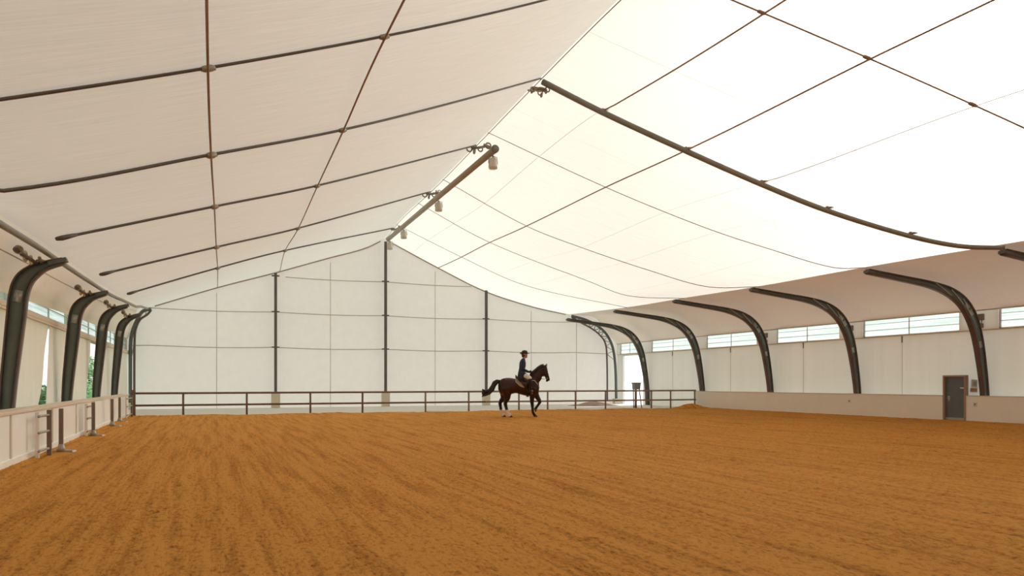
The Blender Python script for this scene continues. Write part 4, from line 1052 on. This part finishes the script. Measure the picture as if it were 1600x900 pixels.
# jacket with skirt
bm = new_bm(); torso(bm, 1, 9, .014)
for s in (-1, 1): limb(bm, ARM(s)[:5], [r+.013 for r in ARR[:5]])
loft_xz(bm, [(hx(544), hz(377), .138, .20), (hx(546), hz(355), .135, .19), (hx(549), hz(335), .122, .170)])
remesh(obj('jacket', bm, M['navy'], rider), .012, 3)
bm = new_bm()
for s in (-1, 1):
    loft_xz(bm, [(hx(524), hz(432), .06, .014, s*.43), (hx(535), hz(405), .13, .022, s*.40), (hx(545), hz(370), .14, .04, s*.30)])
    limb(bm, [P3(548,364,s*.13), P3(567,369,s*.255), P3(583,377,s*.34)], [.102,.106,.102])
remesh(obj('jacket_skirt', bm, M['black_cloth'], rider), .014, 3)
bm = new_bm()
for s in (-1, 1): limb(bm, LEG1(s), [r+.011 for r in LR1])
remesh(obj('breeches', bm, M['breeches'], rider), .014, 3)
for s in (-1, 1):
    bm = new_bm(); p = LEG2(s); limb(bm, [p[0]+(p[1]-p[0])*.35]+p[1:], [.076,.073,.060,.050]); limb(bm, FOOT(s), [r+.009 for r in FR])
    limb(bm, [P3(620,528,s*.465), P3(620,538,s*.465)], [.034,.030])
    remesh(obj('boot', bm, M['boot'], rider), .011, 3)
for s in (-1, 1):
    bm = new_bm(); h = P3(624,341,s*.155); limb(bm, [h+V((-.045,0,-.002)), h+V((-.02,0,0)), h+V((.035,0,0))], [.034,.038,.041], 12)
    for q in range(4):
        z = .032-.0215*q; L_ = (.038,.046,.042,.032)[q]
        limb(bm, [h+V((.045,s*.022,z)), h+V((.052+L_*.8,s*.014,z-.004)), h+V((.054+L_*.85,-s*.018,z-.006)), h+V((.048+L_*.25,-s*.036,z-.005))], [.0105,.0100,.0095,.0085], 8)
    limb(bm, [h+V((.0,-s*.022,.032)), h+V((.035,-s*.026,.050)), h+V((.066,-s*.012,.052))], [.013,.011,.0095], 8)
    obj('glove', bm, M['glove'], rider, True)
    bm = new_bm(); ball(bm, P3(601.5,164.5,s*.031), .010,.013,.006, 10, 7); obj('eye', bm, M['eye'], rider, True)
bm = new_bm(); ball(bm, P3(603.2,183.5), .008,.022,.005, 10, 7); M['lip'] = mat('lips', (.32,.10,.08), .5); obj('mouth', bm, M['lip'], rider, True)
# hair and bun
bm = new_bm(); ball(bm, P3(570,166), .098,.086,.088); ball(bm, P3(562,182), .055,.066,.06); remesh(obj('hair', bm, M['hair'], rider), .011, 2)
M['bun'] = mat('light_brown_hair', (.17,.12,.08), .6, var=.4, vscale=25)
bm = new_bm(); ball(bm, P3(541,152), .042,.045,.045); torus(bm, P3(548,154), .034, .014, 'x'); obj('hair_bun', bm, M['bun'], rider, True)
bm = new_bm(); n = 20; rs = []
for zz, r in ((157,1.0),(148,1.02),(138,.95),(129,.75),(124,.42),(122.5,.1)):
    rs.append([P3(577,zz)+V((math.cos(2*PI*k/n)*.118*r, math.sin(2*PI*k/n)*.098*r, 0)) for k in range(n)])
rings(bm, rs); cap = obj('cap', bm, M['cap'], rider, True)
bm = new_bm(); n = 14; t_, b_ = [], []
for k in range(n+1):
    th = -1.15+2.3*k/n; i_ = P3(577,152)+V((math.cos(th)*.105, math.sin(th)*.092, 0)); o_ = P3(577,158)+V((math.cos(th)*.19, math.sin(th)*.098, .0))
    t_.append((bm.verts.new(i_+V((0,0,.006))), bm.verts.new(o_+V((0,0,.006))))); b_.append((bm.verts.new(i_-V((0,0,.006))), bm.verts.new(o_-V((0,0,.006)))))
for k in range(n):
    bm.faces.new((t_[k][0],t_[k][1],t_[k+1][1],t_[k+1][0])); bm.faces.new((b_[k][0],b_[k+1][0],b_[k+1][1],b_[k][1])); bm.faces.new((t_[k][1],b_[k][1],b_[k+1][1],t_[k+1][1])); bm.faces.new((t_[k][0],t_[k+1][0],b_[k+1][0],b_[k][0]))
for k in (0, n): bm.faces.new((t_[k][0],t_[k][1],b_[k][1],b_[k][0]))
obj('visor', bm, M['cap'], cap, True)

# ------------------------------------------------------------------ light
w = bpy.data.worlds.new('sky'); bpy.context.scene.world = w; w.use_nodes = True; nt = w.node_tree
bg = nt.nodes['Background']; bg.inputs['Strength'].default_value = 1.0
SUNV = V((.80,.42,.43)).normalized()                          # towards the sun, behind thin bright haze
tc = nt.nodes.new('ShaderNodeTexCoord'); dp = nt.nodes.new('ShaderNodeVectorMath'); dp.operation = 'DOT_PRODUCT'; dp.inputs[1].default_value = SUNV
mx = nt.nodes.new('ShaderNodeMath'); mx.operation = 'MAXIMUM'; mx.inputs[1].default_value = 0.0
pw = nt.nodes.new('ShaderNodeMath'); pw.operation = 'POWER'; pw.inputs[1].default_value = 3.2
gl = nt.nodes.new('ShaderNodeMix'); gl.data_type = 'RGBA'; gl.clamp_factor = False
gl.inputs['A'].default_value = (.48,.49,.48,1); gl.inputs['B'].default_value = (2.45,2.46,2.40,1)
nt.links.new(tc.outputs['Generated'], dp.inputs[0]); nt.links.new(dp.outputs['Value'], mx.inputs[0]); nt.links.new(mx.outputs[0], pw.inputs[0])
nt.links.new(pw.outputs[0], gl.inputs['Factor']); nt.links.new(gl.outputs['Result'], bg.inputs['Color'])
sl = bpy.data.lights.new('sun', 'SUN'); sl.energy = 1.5; sl.angle = math.radians(6); sl.color = (1,.995,.955)
so = bpy.data.objects.new('sun', sl); C.objects.link(so)
so.rotation_euler = (-SUNV).to_track_quat('-Z', 'Y').to_euler()

# ------------------------------------------------------------------ camera
cam = bpy.data.cameras.new('camera'); cam.sensor_width = 36; cam.lens = F*36/1600; cam.shift_y = 148/1600
cam.clip_end = 600
co = bpy.data.objects.new('camera', cam); C.objects.link(co); co.location = (0,0,H); co.rotation_euler = (PI/2, 0, -TH)
sc = bpy.context.scene; sc.camera = co
sc.view_settings.view_transform = 'Standard'; sc.view_settings.look = 'None'; sc.view_settings.gamma = 1; sc.view_settings.use_curve_mapping = False
sc.view_settings.exposure = 1.12
sc.cycles.use_denoising = True
sc.cycles.max_bounces = 14; sc.cycles.diffuse_bounces = 8; sc.cycles.transparent_max_bounces = 12
sc.cycles.sample_clamp_indirect = 10
